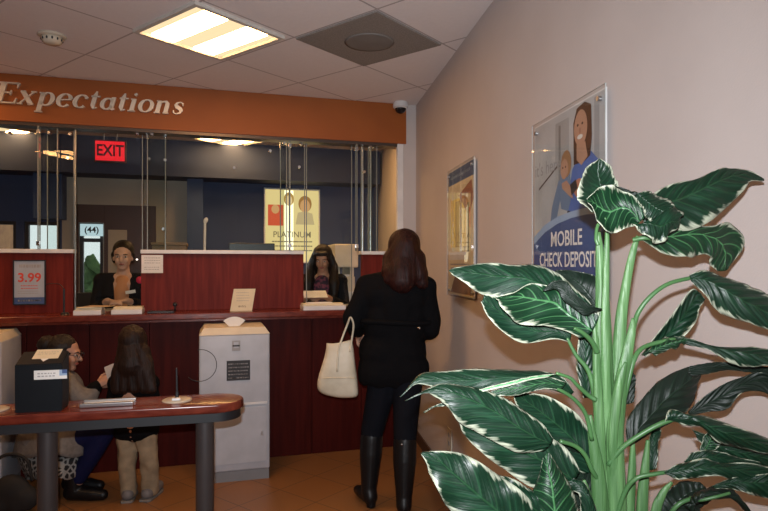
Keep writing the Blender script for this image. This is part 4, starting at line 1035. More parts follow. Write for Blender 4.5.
# --- crouching woman beside the girl
D = 3.80
r = empty('person', Vector((-2.1, 3.95, 0)), 'crouching person in glasses and a grey wool jacket holding out a phone beside the child', 'person')
fw = Vector((1, .1, -.12)); bm = BM(); pt, R = head(bm, q(65, 354), fw, k=.93)
limb(bm, [(q(65, 362), .05), (q(59, 377), .055)]); limb(bm, [(q(58, 392), .115), (q(52, 418), .11), (q(46, 440), .13)])
sh = [q(66, 384, -.13), q(60, 382, .14)]; limb(bm, [(sh[0], .05), (q(60, 381), .06), (sh[1], .05)])
el = [q(84, 401, -.14), q(80, 400, .14)]; wr = [q(97.5, 385, -.06), q(98, 386, .08)]
for a, b, c in zip(sh, el, wr): limb(bm, [(a, .045), (b, .038), (c, .025)])
hand(bm, wr[0], (.85, .1, .55), (-.3, -.8, .3), .7, -1, .95); hand(bm, wr[1], (.9, -.1, .3), (-.3, .8, .3), .7, 1, .95)
hip = [q(52, 444, -.08), q(52, 444, .1)]; kn = [q(107, 426, -.10), q(104, 424, .14)]; an = [P(74, 486, 3.74), P(72, 484, 3.90)]
for a, b, c in zip(hip, kn, an):
    limb(bm, [(a, .085), (b, .056), (b*.6+c*.4, .055), (c, .038)]); g = Vector((c.x, c.y, .05)); limb(bm, [(c, .038), (g, .035), (g+Vector((.12, 0, -.01)), .03)])
obj('body', remesh(bm, .007), m_skin, r, True); face(r, pt, R, .93, True)
bm = BM()
for a, b, c in zip(hip, kn, an): limb(bm, [(a, .095), (b, .068), (b*.6+c*.4, .064), (b*.15+c*.85, .048)])
obj('leggings', remesh(bm, .01), m_blue, r, True)
for c in an:
    g = Vector((c.x, c.y, .05)); bm = BM(); limb(bm, [(c+Vector((.0, 0, .10)), .062), (c, .052), (g-Vector((.02, 0, 0)), .047), (g+Vector((.12, 0, -.01)), .042), (g+Vector((.18, 0, -.015)), .033)]); me = remesh(bm, .008)
    for v in me.vertices: v.co.z = max(v.co.z, .001)
    obj('boot', me, m_boot, r, True)
bm = BM(); limb(bm, [(sh[0], .064), (q(60, 380), .078), (sh[1], .064)]); limb(bm, [(q(58, 392), .15), (q(53, 415), .145), (q(50, 432), .18)])
for a, b, c in zip(sh, el, wr): limb(bm, [(a, .062), (b, .056), (b*.35+c*.65, .042)])
me = remesh(bm, .011, 4)
for v in me.vertices: v.co += Vector((noise.noise(v.co*12), 0, noise.noise(v.co*12+Vector((4, 0, 0)))))*.012
obj('jacket', me, m_gcoat, r, True)
for c_, w_ in zip(wr, el):
    bm = BM(); limb(bm, [(c_*.72+w_*.28, .046), (c_*.92+w_*.08, .036)]); obj('cuff', remesh(bm, .008), m_coat, r, True, label='black cuff')
# skirt: flared cloth with a lace hem
def skirt(bm, y0, y1, xa, xb, xc, xd, dep, rows=8, N=56, am=.0, thick=0):
    rings = []
    for i in range(rows+1):
        t = i/rows; y = y0+(y1-y0)*t; l = xa+(xc-xa)*t; rr_ = xb+(xd-xb)*t; rg = []
        for k in range(N):
            a = 2*math.pi*k/N; w_ = 1+am*t*math.sin(a*9)
            rg.append(bm.verts.new(q((l+rr_)/2+(rr_-l)/2*math.cos(a)*w_, y+2*t*math.sin(a*5), dep*(.75+.25*t)*math.sin(a)*w_)))
        rings.append(rg)
    for i in range(rows):
        for k in range(N):
            yield rings[i][k], rings[i][(k+1) % N], rings[i+1][(k+1) % N], rings[i+1][k], i, k
bm = BM()
for a, b, c, d, i, k in skirt(bm, 420, 456, 20, 90, 12, 88, .25, am=.03): bm.faces.new([a, b, c, d])
o = obj('skirt', bm, m_gcoat, r, True); so = o.modifiers.new('t', 'SOLIDIFY'); so.thickness = .006
m_lace = bpy.data.materials.new('white_lace'); m_lace.use_nodes = True; nt = m_lace.node_tree; b_ = nt.nodes['Principled BSDF']
tc = nt.nodes.new('ShaderNodeTexCoord'); vo = nt.nodes.new('ShaderNodeTexVoronoi'); vo.inputs['Scale'].default_value = 26; vo.feature = 'DISTANCE_TO_EDGE'; nt.links.new(tc.outputs['Object'], vo.inputs['Vector'])
rp = nt.nodes.new('ShaderNodeValToRGB'); rp.color_ramp.elements[0].position = .10; rp.color_ramp.elements[1].position = .16
rp.color_ramp.elements[0].color = (.30, .29, .27, 1); rp.color_ramp.elements[1].color = (.012, .012, .013, 1)
nt.links.new(vo.outputs['Distance'], rp.inputs['Fac']); nt.links.new(rp.outputs[0], b_.inputs['Base Color']); b_.inputs['Roughness'].default_value = .8
bm = BM()
for a, b, c, d, i, k in skirt(bm, 457, 478, 16, 85, 27, 78, .22, rows=4, am=.05): bm.faces.new([a, b, c, d])
o = obj('lace_hem', bm, m_lace, r, True, label='white lace hem on black'); so = o.modifiers.new('t', 'SOLIDIFY'); so.thickness = .004
bm = BM(); ell(bm, pt(0, -.026, .038), (.080, .092, .088), R); ell(bm, pt(0, -.12, .05), (.06, .06, .06), R); limb(bm, [(pt(0, -.07, 0), .062), (pt(0, -.10, -.03), .045)])
me = remesh(bm, .007, 3)
for v in me.vertices: v.co += Vector((noise.noise(v.co*40), 0, noise.noise(v.co*40+Vector((4, 0, 0)))))*.008
obj('hair', me, m_hairk, r, True, label='black hair tied in a bun')
bm = BM(); c_ = wr[0]+Vector((.075, .02, .075)); box(bm, Matrix.Translation(c_) @ Matrix.Rotation(.9, 4, 'X') @ Matrix.Rotation(.5, 4, 'Z'), -.030, .030, -.055, .055, -.005, .005, .003)
tag(obj('mobile_phone', bm, m_grey), 'pale phone held out by the crouching person', 'phone')
# dark bag on the floor behind her
c_ = P(12, 492, 3.55); r = empty('shoulder_bag', Vector((c_.x, c_.y, 0)), 'slouched black bag on the floor behind the crouching person', 'bag')
bm = BM(); 
for dx, z, s_ in ((-.07, .10, .09), (.07, .09, .08), (0, .13, .10), (.04, .06, .06), (-.05, .06, .06)): ell(bm, Vector((c_.x+dx, c_.y, z)), (s_*1.1, .055, s_))
me = remesh(bm, .012, 4)
for v in me.vertices: v.co.z = max(v.co.z, .001)
obj('bag_body', me, m_blackm, r, True)
bm = BM(); tube(bm, [Vector((c_.x+x, c_.y, z)) for x, z in ((-.12, .2), (-.09, .31), (0, .35), (.09, .31), (.12, .19))], [.009]*5, 8); obj('strap', bm, m_blackm, r, True)

# --- tellers
def teller(px, hy, v, f, lab, topm, hairf, kind):
    D_ = DY(px, v)
    def t(x, y, dd=0): return P(x, y, D_+dd)
    base = TF @ Vector((U(px, v), v, 0)); r = empty('person', base, lab, 'person')
    bm = BM(); fz = Vector(f); pt, R = head(bm, t(px, hy), fz, k=.97 if kind else 1.0)
    sd = basis(Vector((fz.x, fz.y, 0)))[0]; fw = Vector((fz.x, fz.y, 0)).normalized()
    c0 = t(px, hy)-fw*.02; nk = c0+Vector((0, 0, -.09)); ch = c0+Vector((0, 0, -.27)); hp_ = base+Vector((0, 0, .92))
    limb(bm, [(nk, .048), (c0+Vector((0, 0, -.16)), .055)]); limb(bm, [(ch, .115), (ch+Vector((0, 0, -.2)), .10), (hp_, .13)])
    shs = [ch+Vector((0, 0, .07))+sd*s*.165 for s in (-1, 1)]; limb(bm, [(shs[0], .05), (ch+Vector((0, 0, .075)), .06), (shs[1], .05)])
    els = [a+Vector((0, 0, -.24))+sd*s*.04+fw*.05 for a, s in zip(shs, (-1, 1))]
    zt = 1.175
    if kind == 0: wrs = [base+fw*.30+sd*s*.07+Vector((0, 0, zt+.01)) for s in (-1, 1)]
    else: wrs = [base+fw*.34+sd*s*.09+Vector((0, 0, zt+.015)) for s in (-1, 1)]
    for a, b, c in zip(shs, els, wrs): limb(bm, [(a, .046), (b, .038), (c, .026)])
    for c, s in zip(wrs, (-1, 1)): hand(bm, c, fw*.7-sd*s*.75+Vector((0, 0, .0)), Vector((0, 0, 1)), .5, 1 if s < 0 else -1, .95)
    for s in (-1, 1):
        h = hp_+sd*s*.09; limb(bm, [(h, .08), (Vector((h.x, h.y, .5)), .055), (Vector((h.x, h.y, .09)), .038)]); g = Vector((h.x, h.y, .045)); limb(bm, [(g-fw*.03, .035), (g+fw*.14, .028)])
    obj('body', remesh(bm, .0075), m_skin if kind else m_skin2, r, True); face(r, pt, R, .97)
    bm = BM(); limb(bm, [(shs[0], .066), (ch+Vector((0, 0, .06))-fw*.03, .078), (shs[1], .066)])
    for s in (-1, 1): limb(bm, [(ch+sd*s*.10+Vector((0, 0, .075)), .062), (ch+sd*s*.095+fw*.03, .075), (ch+sd*s*.075+fw*.05+Vector((0, 0, -.2)), .07)])
    for s in (-1, 1): limb(bm, [(ch+sd*s*.09+Vector((0, 0, .03)), .085), (ch+sd*s*.075+Vector((0, 0, -.2)), .085), (hp_+sd*s*.07+Vector((0, 0, .02)), .095)])
    for a, b, c in zip(shs, els, wrs): limb(bm, [(a, .060), (b, .052), (c*.75+b*.25, .042)])
    obj('cardigan', remesh(bm, .01), m_card, r, True)
    bm = BM(); kk = 1 if kind else .9
    limb(bm, [(ch+fw*.035+Vector((0, 0, .055)), .072*kk), (ch+fw*(.05 if kind else .066)+Vector((0, 0, -.02)), .075*kk), (ch+fw*.05+Vector((0, 0, -.2)), .078*kk)])
    ell(bm, ch+fw*.03+Vector((0, 0, .0)), (.10, .10, .09) if kind else (.05, .06, .06)); obj('scarf' if kind else 'top', remesh(bm, .008), topm, r, True)
    bm = BM()
    for s in (-1, 1):
        h = hp_+sd*s*.09; limb(bm, [(h, .10), (Vector((h.x, h.y, .5)), .075), (Vector((h.x, h.y, .11)), .06)])
    limb(bm, [(hp_+sd*.08, .11), (hp_-sd*.08, .11)]); obj('trousers', remesh(bm, .012), m_jean, r, True)
    for s in (-1, 1):
        h = hp_+sd*s*.09; g = Vector((h.x, h.y, .05)); bm = BM(); limb(bm, [(g-fw*.03, .046), (g+fw*.09, .044), (g+fw*.16, .033)]); me = remesh(bm, .009)
        for v_ in me.vertices: v_.co.z = max(v_.co.z, .001)
        obj('shoe', me, m_boot, r, True)
    return r, pt, R, c0, ch, fw, sd, wrs
r, pt, R, c0, ch, fw, sd, wrs = teller(123, 256.5, .62, (.28, -1, -.10), 'person with tied back hair, black cardigan and name badge at the left teller window', m_tan, None, 0)
bm = BM(); ell(bm, pt(0, -.028, .055), (.084, .098, .084), R); ell(bm, pt(0, -.125, .03), (.05, .05, .05), R); limb(bm, [(pt(-.074, .0, .02), .02), (pt(-.07, -.02, -.04), .018)], 10); limb(bm, [(pt(.074, .0, .02), .02), (pt(.07, -.02, -.04), .018)], 10); obj('hair', remesh(bm, .007), m_hairk, r, True)
bm = BM(); box(bm, Matrix.Translation(ch+fw*.155+sd*-.0+Vector((0, 0, -.02))) @ Matrix.Translation(TR*.075-fw*.0) @ rotm(TR, -TN, up).to_4x4() @ Matrix.Rotation(-.15, 4, 'Y'), -.038, .038, -.004, .004, -.013, .013, .002); obj('name_badge', bm, m_paper, r)
bm = BM(); ell(bm, ch+TR*.135+fw*.08+Vector((0, 0, .075)), (.028, .015, .03)); obj('brooch', bm, mat('pink_brooch', (.7, .03, .09), .5), r, True, label='pink brooch')
r, pt, R, c0, ch, fw, sd, wrs = teller(322.5, 259, .62, (-.05, -1, -.34), 'person with long black fringed hair and patterned scarf at the right teller window', m_scarf, None, 1)
bm = BM(); ell(bm, pt(0, -.028, .036), (.090, .098, .096), R); limb(bm, [(pt(-.045, .062, .072), .018), (pt(0, .074, .070), .018), (pt(.045, .062, .072), .018)])
for s in (-1, 1):
    limb(bm, [(pt(s*.074, .0, .04), .028), (c0+sd*s*.105+fw*.02+Vector((0, 0, -.06)), .036), (ch+sd*s*.115+fw*.09+Vector((0, 0, .05)), .05), (ch+sd*s*.12+fw*.11+Vector((0, 0, -.05)), .036)])
limb(bm, [(pt(0, -.06, 0), .085), (ch-fw*.10+Vector((0, 0, .06)), .09)])
me = remesh(bm, .007, 3)
for v in me.vertices: v.co += Vector((noise.noise(Vector((v.co.x*36, v.co.y*36, v.co.z*7))), 0, 0))*.006
obj('hair', me, m_hairk, r, True, label='long black hair with a fringe')
c_ = (wrs[0]+wrs[1])/2+fw*.07+Vector((0, 0, .030)); bm = BM(); box(bm, Matrix.Translation(c_) @ rotm(TR, -TN, up).to_4x4() @ Matrix.Rotation(.45, 4, 'X'), -.10, .10, -.06, .06, -.0015, .0015)
tag(obj('paper_sheet', bm, m_paper), 'white papers held in the hands of the long haired teller', 'paper')

# ------------------------------------------------------------------ variegated foliage plant
PD = 1.08
plant = empty('foliage_plant', Vector((.408, PD, .0)), 'large foliage plant with white edged green leaves and pale stalks before the right wall', 'plant')
_n = [0]
def leaf(secs, d0, d1, ea=0.0, eb=0.0, em=0.0, wav=.006, freq=4, ma=None, nu=44, nv=16, end=.0, curl=0):
    """secs: (A, M, B) pixel pairs from base to tip; depth d0 (base) to d1 (tip); ea, em, eb push an edge / the midrib in depth"""
    k = _n[0]; _n[0] += 1
    n = len(secs); rails = []
    for j, e in ((0, ea), (1, em), (2, eb)):
        pts = []
        for i, s in enumerate(secs):
            t = i/(n-1); w_ = math.sin(math.pi*min(1, max(0, t*.94+.03))); x, y = s[j]
            pts.append(P(x, y, d0+(d1-d0)*t+e*w_))
        rails.append(cat(pts, nu))
    bm = BM(); uvl = bm.loops.layers.uv.new('UVMap'); g = []
    for i in range(nu+1):
        a, m, b = rails[0][i], rails[1][i], rails[2][i]; u = i/nu; row = []
        nn = (b-a).cross(rails[1][min(i+1, nu)]-rails[1][max(i-1, 0)])
        nn = nn.normalized() if nn.length > 1e-9 else Vector((0, -1, 0))
        for q_ in range(nv+1):
            v = q_/nv; s2 = 2*v-1
            p = a*(1-v)*(1-2*v)+m*4*v*(1-v)+b*v*(2*v-1)
            w_ = math.sin(math.pi*u)**.6
            p = p+nn*(1.5*wav*abs(s2)**2.2*w_*math.sin(freq*2*math.pi*u+(k*1.7)+(0 if s2 > 0 else 2.1)))
            p = p+nn*(.0045*w_*noise.noise(p*22+Vector((k*3.1, 0, 0))))
            p = p+nn*(.0011*w_*math.sin(2*math.pi*9*(u-.22*abs(s2))))
            row.append(bm.verts.new(p))
        g.append(row)
    for i in range(nu):
        for q_ in range(nv):
            f = bm.faces.new([g[i][q_], g[i+1][q_], g[i+1][q_+1], g[i][q_+1]])
            for lp, (uu, vv) in zip(f.loops, ((i, q_), (i+1, q_), (i+1, q_+1), (i, q_+1))): lp[uvl].uv = (uu/nu, vv/nv)
    me = bpy.data.meshes.new('leaf'); bmesh.ops.recalc_face_normals(bm, faces=bm.faces); bm.to_mesh(me); bm.free()
    o = obj('leaf', me, ma or m_leaf, plant, True)
    so = o.modifiers.new('t', 'SOLIDIFY'); so.thickness = .0009; so.offset = 0
    return o
def pet(pts, w0, w1, name='petiole', m_=None):
    """pts: (px, py, depth)"""
    bm = BM(); n = len(pts); c = [P(*p) for p in pts]
    rr = [(w0+(w1-w0)*i/(n-1))/2/F*pts[i][2] for i in range(n)]
    tube(bm, c, rr, 10, 28); return obj(name, bm, m_ or m_pet, plant, True)
def stalk(pts, seg=14):
    """pts: (px, py, width px, depth) flattened sheath with a pointed end"""
    bm = BM(); c = [P(x, y, d) for x, y, w_, d in pts]; tube(bm, c, [w_/2/F*d for x, y, w_, d in pts], seg, 36, .7); return obj('stalk', bm, m_stem, plant, True)
d = PD
# stalks
stalk([(609, 640, 34, d), (609, 560, 32, d), (608, 500, 27, d), (606, 440, 24, d), (604, 380, 20, d), (603, 330, 17, d), (602, 290, 13, d), (600, 255, 9, d), (598, 232, 5, d)])
stalk([(617, 560, 20, d-.012), (617, 500, 19, d-.014), (615, 450, 18, d-.016), (616, 420, 17, d-.018), (622, 380, 14, d-.018), (628, 350, 11, d-.016), (632, 330, 8, d-.014), (633, 318, 3, d-.012)])
stalk([(613, 600, 12, d+.01), (615, 500, 14, d+.01), (616, 420, 14, d+.01), (618, 370, 14, d+.01), (621, 320, 12, d+.01), (627, 280, 9, d+.008), (633, 252, 7, d+.006), (638, 236, 4, d+.004)])
stalk([(607, 560, 8, d-.0), (607, 420, 10, d-.012), (606, 370, 10, d-.015), (605, 320, 9, d-.015), (606, 275, 7, d-.013), (607, 240, 5, d-.01), (607, 228, 3, d-.01)])
stalk([(602, 560, 20, d-.016), (600, 500, 17, d-.018), (597, 465, 13, d-.018), (592, 435, 9, d-.018), (590, 415, 4, d-.018)])
stalk([(603, 560, 10, d), (601, 470, 12, d-.010), (599, 420, 11, d-.014), (597, 375, 9, d-.015), (596, 345, 7, d-.015), (594, 325, 3, d-.015)])
stalk([(592, 560, 14, d-.02), (590, 520, 12, d-.02), (587, 495, 9, d-.02), (584, 480, 3, d-.02)])
stalk([(612, 600, 8, d), (613, 520, 9, d-.010), (614, 470, 10, d-.020), (613, 440, 10, d-.024), (617, 400, 10, d-.026), (622, 375, 8, d-.026), (626, 362, 3, d-.026)])
stalk([(628, 600, 12, d+.02), (630, 510, 10, d+.02), (632, 470, 8, d+.02), (633, 440, 4, d+.02)])
stalk([(641, 600, 14, d+.015), (642, 510, 12, d+.015), (645, 470, 9, d+.015), (648, 440, 4, d+.015)])
stalk([(652, 600, 14, d-.005), (655, 520, 11, d-.005), (662, 495, 8, d-.008), (672, 482, 3, d-.01)])
# petioles
pet([(633, 330, d), (638, 313, d-.01), (650, 297, d-.015), (668, 284, d-.015), (692, 277.5, d-.01)], 5, 4)
pet([(622, 405, d-.02), (627, 385, d-.02), (633, 362, d-.015), (640, 350, d-.005), (652, 344, d), (675, 339, d)], 6, 4)
pet([(608, 465, d-.02), (622, 448, d-.03), (640, 435, d-.04), (660, 424, d-.045), (680, 417, d-.045)], 5, 5)
pet([(614, 525, d-.02), (625, 492, d-.03), (637, 478, d-.04), (655, 474, d-.045), (668, 472, d-.045)], 5, 4)
pet([(597, 352, d-.02), (592, 342, d-.03), (583, 333, d-.04), (574, 328, d-.045)], 6, 3.5)
pet([(598, 420, d-.01), (590, 375, d-.01), (576, 355, d-.01), (567, 338, d-.01)], 6, 3)
pet([(596, 400, d-.03), (588, 395, d-.03), (577, 385, d-.04), (570, 378, d-.045), (556, 373, d-.05)], 5, 3)
pet([(592, 440, d-.03), (586, 415, d-.04), (575, 400, d-.05), (560, 390, d-.06), (545, 384, d-.06), (528, 380, d-.06)], 4.5, 3)
pet([(598, 480, d-.02), (592, 470, d-.03), (585, 455, d-.035), (575, 446, d-.04), (560, 441, d-.05)], 5, 4)
pet([(590, 520, d-.03), (586, 497, d-.04), (578, 487, d-.045), (568, 482, d-.05)], 4, 3)
pet([(633, 240, d), (645, 238, d-.01), (660, 240, d-.01)], 5, 4)
pet([(598, 245, d-.01), (596, 238, d-.01), (598, 225, d-.02), (606, 218, d-.03)], 4, 3)
pet([(690, 498, d-.03), (700, 500, d-.05), (715, 497, d-.06), (730, 493, d-.06)], 4, 3)
pet([(655, 560, d), (668, 520, d-.02), (678, 505, d-.03), (692, 498, d-.03)], 5, 4)
# upper right
leaf([((640,205),(641,213),(645,226)), ((657,191),(660,205),(668,229)), ((672,184),(680,199),(690,230)), ((695,179),(700,190),(709,222)), ((712,172),(717,182),(726,208)), ((727,168),(735,175),(742,192)), ((745,169),(749,175),(751,181)), ((764,179),(764,180),(764,181))], d+.02, d+.06, .012, -.012, .0, .003, 3)
leaf([((640,236),(640,238),(641,240)), ((655,230),(656,238),(657,249)), ((672,228),(675,236),(674,257)), ((692,227),(696,234),(692,257)), ((712,226),(713,238),(703,254)), ((732,223),(722,246),(709,258)), ((743,244),(726,257),(712,266)), ((727,270),(722,271),(717,271))], d+.0, d+.06, .012, -.008, 0, .004, 3, m_leafv)
# upper left upright leaf
leaf([((606,216),(600,214),(592,212)), ((612,203),(600,206),(582,205)), ((616,190),(602,192),(578.5,195)), ((616,178),(600,182),(580,180)), ((612,168),(598,172),(587,168)), ((600,158.5),(599,159),(598,159.5))], d-.0, d+.03, .02, -.008, .02, .004, 2)
# top centre, rolled leaf seen from below with bright veins
leaf([((650,212),(640,222),(636,226)), ((636,199),(630,210),(632,226)), ((626,191),(620,208),(624,229)), ((613,187),(609,212),(616,232)), ((603,186),(598,207),(607,232)), ((592,193),(592,202),(598,216)), ((587,199),(587,201),(588,203))], d-.035, d-.045, .0, -.014, .02, .004, 3, m_leafv)
leaf([((600,184),(602,186),(603,190)), ((614,186),(618,190),(622,194)), ((628,189),(634,196),(636,202)), ((638,193),(642,204),(642,212)), ((643,200),(646,214),(646,220)), ((649,221),(649,222),(649,223))], d-.02, d-.02, .01, .02, .015, .002, 2, m_leafb)
leaf([((632,224),(640,224),(648,222)), ((640,232),(650,224),(654,208)), ((650,240),(661,226),(664,200)), ((659,243),(670,222),(676,207)), ((668,236),(675,222),(681,214)), ((678,228),(680,222),(680,218))], d-.045, d-.03, -.01, .012, -.01, .004, 3)
leaf([((637,193),(637,194),(636,197)), ((650,192),(646,200),(641,206)), ((663,197),(655,206),(645,214)), ((672,202),(662,210),(648,220)), ((675,206),(664,212),(650,222))], d-.04, d-.045, .01, -.01, -.01, .002, 2)
# right hand side, middle
leaf([((689,275),(690,278),(691,281)), ((706,270),(706,280),(702,293)), ((726,277),(722,288),(715,307)), ((748,287),(742,300),(736,318)), ((772,296),(766,312),(760,328)), ((798,314),(788,326),(780,334)), ((820,345),(812,344),(804,342))], d-.02, d-.05, .015, -.01, -.012, .004, 2)
leaf([((640,357),(642,355),(646,357)), ((650,343),(655,345),(660,348)), ((664,325),(672,331),(682,338)), ((680,304),(685,314),(695,322)), ((693,289),(697,298),(701,308)), ((705,299),(704.5,300),(704,301))], d+.03, d+.09, .0, -.015, .012, .003, 2)
leaf([((642,356),(648,352),(655,356)), ((657,343),(664,346),(672,349)), ((675,337),(679,341),(683,344)), ((690,338),(690,339),(690,341))], d-.0, d-.0, .01, -.01, -.012, .004, 3, m_leafv)
leaf([((674,336),(677,339),(680,342)), ((700,343),(700,345),(703,350)), ((728,346),(730,350),(728,362)), ((755,349),(756,355),(752,366)), ((785,353),(782,360),(778,367)), ((812,366),(811,367),(810,368))], d, d-.03, .01, -.015, -.01, .004, 2)
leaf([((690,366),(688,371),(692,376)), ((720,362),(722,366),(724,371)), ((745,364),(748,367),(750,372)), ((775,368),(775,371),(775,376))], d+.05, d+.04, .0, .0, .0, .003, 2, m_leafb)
# big dark leaf right of the stalk
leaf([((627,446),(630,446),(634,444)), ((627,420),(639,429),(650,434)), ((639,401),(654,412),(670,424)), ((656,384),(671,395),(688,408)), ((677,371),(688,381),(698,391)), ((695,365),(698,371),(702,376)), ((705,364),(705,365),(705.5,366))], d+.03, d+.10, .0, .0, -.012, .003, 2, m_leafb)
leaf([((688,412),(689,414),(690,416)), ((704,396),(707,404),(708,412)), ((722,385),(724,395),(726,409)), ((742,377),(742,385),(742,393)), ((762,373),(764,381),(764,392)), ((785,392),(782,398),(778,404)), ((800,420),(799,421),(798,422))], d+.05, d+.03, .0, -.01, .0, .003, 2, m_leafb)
leaf([((664,423),(666,421),(668,422)), ((668,413),(678,418),(686,423)), ((683,411),(694,420),(704,431)), ((706,417),(712,428),(718,441)), ((732,425),(736,437),(738,448)), ((762,436),(762,445),(762,452)), ((795,452),(792,456),(790,458))], d-.045, d-.075, .0, .0, -.016, .006, 3)
leaf([((690,428),(694,432),(698,440)), ((716,440),(718,447),(720,456)), ((745,447),(745,454),(745,465)), ((772,452),(772,460),(770,470)), ((800,466),(799,468),(798,470))], d-.0, d-.03, .0, 0, -.012, .005, 2)
leaf([((700,450),(703,452),(708,454)), ((702,442),(708,445),(715,450)), ((706,434),(712,437),(722,442)), ((716,430),(720,432),(726,436))], d-.02, d-.01, .0, -.01, 0, .003, 2, m_leafv)
leaf([((664,472),(665,473),(667,475)), ((678,464),(682,470),(680,480)), ((697,460),(702,468),(699,477)), ((722,462),(726,468),(724,478)), ((752,464),(752,472),(752,480)), ((785,470),(785,476),(783,484))], d-.055, d-.08, .008, -.008, -.008, .006, 3)
leaf([((684,461),(685,463),(687,465)), ((694,452),(698,458),(704,463)), ((710,450),(716,457),(722,465)), ((730,455),(736,462),(742,470)), ((760,462),(764,468),(768,474))], d-.03, d-.04, .0, -.01, -.01, .005, 3)
leaf([((712,486),(713,487),(714,488)), ((732,478),(734,483),(735,490)), ((752,475),(755,483),(756,496)), ((775,474),(778,484),(780,500)), ((805,490),(805,494),(805,500))], d-.06, d-.09, .0, -.01, -.01, .006, 3)
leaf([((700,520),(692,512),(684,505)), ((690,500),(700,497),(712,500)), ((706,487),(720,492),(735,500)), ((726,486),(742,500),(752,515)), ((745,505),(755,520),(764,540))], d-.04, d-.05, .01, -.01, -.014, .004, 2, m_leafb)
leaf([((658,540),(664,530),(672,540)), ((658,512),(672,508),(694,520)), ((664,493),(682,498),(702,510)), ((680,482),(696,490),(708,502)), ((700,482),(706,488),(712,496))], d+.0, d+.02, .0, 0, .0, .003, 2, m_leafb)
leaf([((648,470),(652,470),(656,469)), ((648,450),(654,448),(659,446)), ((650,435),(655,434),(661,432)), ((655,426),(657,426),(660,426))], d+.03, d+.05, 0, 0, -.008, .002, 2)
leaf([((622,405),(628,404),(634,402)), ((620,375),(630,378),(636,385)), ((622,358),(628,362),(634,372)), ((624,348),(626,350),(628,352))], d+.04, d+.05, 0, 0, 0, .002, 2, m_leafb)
# upper left cluster
leaf([((592,305),(586,305),(580,306)), ((578,290),(568,298),(556,304)), ((560,276),(545,286),(535,302)), ((535,264),(522,278),(512,298)), ((508,265),(497,276),(488,295)), ((480,263.5),(474,273),(468,287)), ((463,266),(460,272),(457,277)), ((449,270),(449,270.5),(449,271))], d+.02, d-.03, .02, -.005, .0, .004, 3)
leaf([((600,312),(592,331),(580,338)), ((590,309),(580,322),(562,329)), ((577,299),(568,314),(545,326)), ((566,283),(555,303),(528,325)), ((548,286),(538,300),(514,321)), ((532,283),(522,297),(504,311)), ((512,293),(508,297),(500,302)), ((496,297),(496,298),(496,299))], d-.035, d-.055, .012, -.012, .018, .005, 3, m_leafv)
leaf([((603,309),(600,310),(597,312)), ((588,304),(586,309),(584,314)), ((574,292),(570,297),(566,302)), ((562,280),(558,284),(556,290)), ((548,284),(546,287),(542,291))], d-.05, d-.06, -.01, .0, -.005, .002, 3, m_leafb)
leaf([((603,306),(600,309),(596,310)), ((602,290),(590,296),(574,298)), ((594,276),(580,284),(564,288)), ((575,271),(568,276),(560,280)), ((556,270),(555,272),(554,274))], d+.04, d+.04, 0, 0, .01, .003, 2, m_leafb)
leaf([((572,332),(571,338),(569,342)), ((556,322),(555,332),(553,339)), ((538,314),(533,330),(524,343)), ((518,306),(512,320),(503,332)), ((498,296),(494,308),(488,316)), ((484,294),(483,299),(481,302))], d-.01, d-.02, .0, -.01, .008, .003, 2)
leaf([((583,398),(588,398),(593,398)), ((577,370),(585,370),(594,368)), ((577,345),(586,346),(594,342)), ((580,322),(586,324),(590,322)), ((584,310),(585,310),(586,311))], d+.04, d+.05, 0, 0, -.008, .003, 2)
# long horizontal leaf and its drooping partner, left
leaf([((574,392),(572,394),(570,396)), ((562,377),(558,383),(552,390)), ((540,370.5),(536,377),(530,386)), ((505,368.5),(500,378),(498,387)), ((472,369.5),(468,380),(466,391)), ((445,372),(440,380),(438,389)), ((420,374),(418,380),(416,385)), ((401,396),(400.5,396.5),(400,397))], d-.03, d-.08, .014, -.01, -.008, .003, 2)
leaf([((566,382),(564,386),(560,390)), ((548,377),(546,383),(543,389)), ((528,379),(524,387),(519,395)), ((508,385),(504,390),(500,396)), ((488,393),(487,394),(486,395))], d-.06, d-.07, -.004, -.01, -.008, .003, 2, m_leafv)
leaf([((556,374),(552,375),(548,377)), ((535,376),(530,378),(526,381)), ((512,381),(508,384),(502,388)), ((485,388),(482,390),(478,392)), ((470,391.5),(469,392),(468,392.5))], d-.075, d-.08, 0, -.004, -.004, .001, 2, leaf_mat('leaf_pale_fold', (.04, .2, .07), (.2, .4, .2), (.5, .6, .45), .5, .35, .5))
leaf([((553,438),(551,444),(544,451)), ((544,426),(535,437),(520,453)), ((528,413),(515,425),(497,443)), ((508,400),(494,411),(475,431)), ((484,390),(468,399),(457,421)), ((460,385),(450,392),(444,403)), ((435,386),(432,390),(428,393)), ((406,400),(405.5,400.5),(405,401))], d-.065, d-.10, .012, -.012, -.010, .003, 3)
leaf([((580,470),(574,480),(562,492)), ((566,448),(550,465),(530,486)), ((545,435),(524,452),(504,469)), ((515,425),(500,440),(484,455)), ((490,412),(478,424),(466,436)), ((466,404),(461,410),(456,418)), ((449,405),(448.5,406),(448,407))], d-.045, d-.07, .012, -.008, -.004, .004, 3)
leaf([((598,470),(592,472),(584,474)), ((594,440),(582,450),(566,462)), ((578,415),(563,430),(545,445)), ((556,400),(542,413),(528,425)), ((535,394),(526,401),(518,408)), ((515,391),(514,393),(513,395))], d+.01, d-.02, .0, 0, .010, .003, 2)
leaf([((598,500),(590,505),(580,512)), ((597,470),(584,480),(570,492)), ((582,450),(570,462),(556,474)), ((566,440),(556,450),(546,460))], d+.02, d-.0, .0, 0, .010, .003, 2, m_leafb)
leaf([((560,560),(545,570),(520,580)), ((545,520),(525,540),(500,560)), ((522,492),(502,515),(478,535)), ((497,474),(478,495),(455,515)), ((470,457),(455,475),(438,492)), ((447,451),(438,460),(429,470)), ((422,452),(421.5,453),(421,454))], d-.09, d-.12, .012, -.012, -.004, .006, 4)
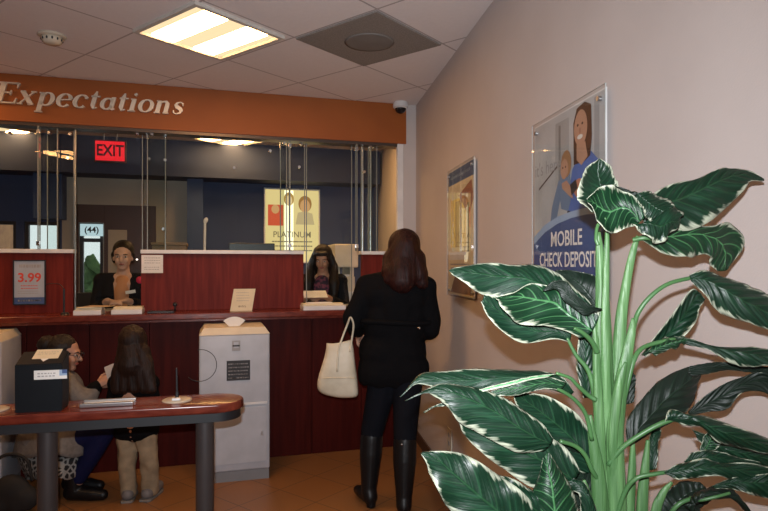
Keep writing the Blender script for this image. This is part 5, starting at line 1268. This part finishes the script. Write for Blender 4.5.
leaf([((580,530),(560,540),(540,545)), ((556,505),(538,512),(520,524)), ((532,490),(518,500),(505,514)), ((508,477),(500,488),(493,500)), ((487,474),(485,481),(482,488)), ((474,470),(474,472),(473,474))], d-.08, d-.09, .008, -.008, -.004, .005, 4)
leaf([((590,560),(565,560),(540,560)), ((580,515),(555,512),(532,512)), ((570,485),(552,486),(531,495)), ((557,465),(548,470),(538,478)), ((549,452),(546,454),(543,458))], d-.085, d-.075, .01, .01, -.01, .003, 2, m_leafv)
leaf([((598,560),(590,560),(580,560)), ((597,515),(590,505),(580,500)), ((588,488),(580,485),(570,490)), ((574,478),(570,480),(564,484))], d-.06, d-.05, 0, 0, -.008, .004, 2)
# small thin leaf
leaf([((470,405),(468,406),(466,408)), ((452,402),(449,404),(446,406)), ((436,405),(434,406.5),(432,408)), ((424,412),(424,412.5),(424,413))], d-.06, d-.06, 0, 0, 0, .001, 2)
# planter below the frame
pb = P(609, 620, d); pc = Vector((pb.x, pb.y, 0))
bm = BM(); lathe(bm, pc, [(.13, .001), (.155, .02), (.19, .36), (.20, .38), (.185, .38), (.18, .345), (.02, .34)]); obj('planter', bm, mat('planter_ceramic', (.12, .09, .07), .4), plant, True, angle=40)
bm = BM(); lathe(bm, pc, [(.178, .3455), (.12, .36), (.02, .365)]); obj('moss', bm, mat('dried_moss', (.08, .09, .03), .9, scale=60, bump=.6), plant, True)
for k, (dx, px_, py_, rr_) in enumerate(((0, 609, 600, .028), (.015, 628, 590, .010), (.03, 641, 590, .011), (.05, 652, 590, .011), (-.02, 596, 560, .013))):
    bm = BM(); e = P(px_, py_-40, d+.005); tube(bm, [pc+Vector((dx, 0, .35)), pc.lerp(e, .5)*1.0 if False else Vector(((pc.x+dx+e.x)/2, (pc.y+e.y)/2, (e.z+.35)/2)), e], [rr_, rr_, rr_*.9], 12); obj('stalk', bm, m_stem, plant, True)

# ------------------------------------------------------------------ light, camera
w = bpy.data.worlds.new('sky'); S.world = w; w.use_nodes = True
bg = w.node_tree.nodes['Background']; bg.inputs[0].default_value = (.95, .98, 1, 1); bg.inputs[1].default_value = 1.0
def area(name, loc, sx, sy, e, col, target=None, rot=None):
    l = bpy.data.lights.new(name, 'AREA'); l.shape = 'RECTANGLE'; l.size = sx; l.size_y = sy; l.energy = e; l.color = col
    o = bpy.data.objects.new(name, l); COL.objects.link(o); o.location = loc
    if target is not None: o.rotation_euler = (Vector(target)-Vector(loc)).to_track_quat('-Z', 'Y').to_euler()
    return o
# the camera's own flash, a hand's breadth over the lens
area('flash_lamp', (-.01, -.02, CH+.07), .02, .012, 27, (.94, .96, 1.0), target=(-.3, 3, CH+.2)).data.spread = math.radians(112)
cam = bpy.data.cameras.new('camera'); co = bpy.data.objects.new('camera', cam); COL.objects.link(co)
co.location = (0, 0, CH); co.rotation_euler = (math.radians(90), 0, 0)
cam.sensor_fit = 'HORIZONTAL'; cam.sensor_width = 36; cam.lens = 36*F/768; cam.shift_y = (HY-255.5)/768; cam.clip_start = .02
S.camera = co
S.view_settings.view_transform = 'Standard'; S.view_settings.look = 'None'; S.view_settings.gamma = 1; S.view_settings.use_curve_mapping = False
S.view_settings.exposure = 0.0
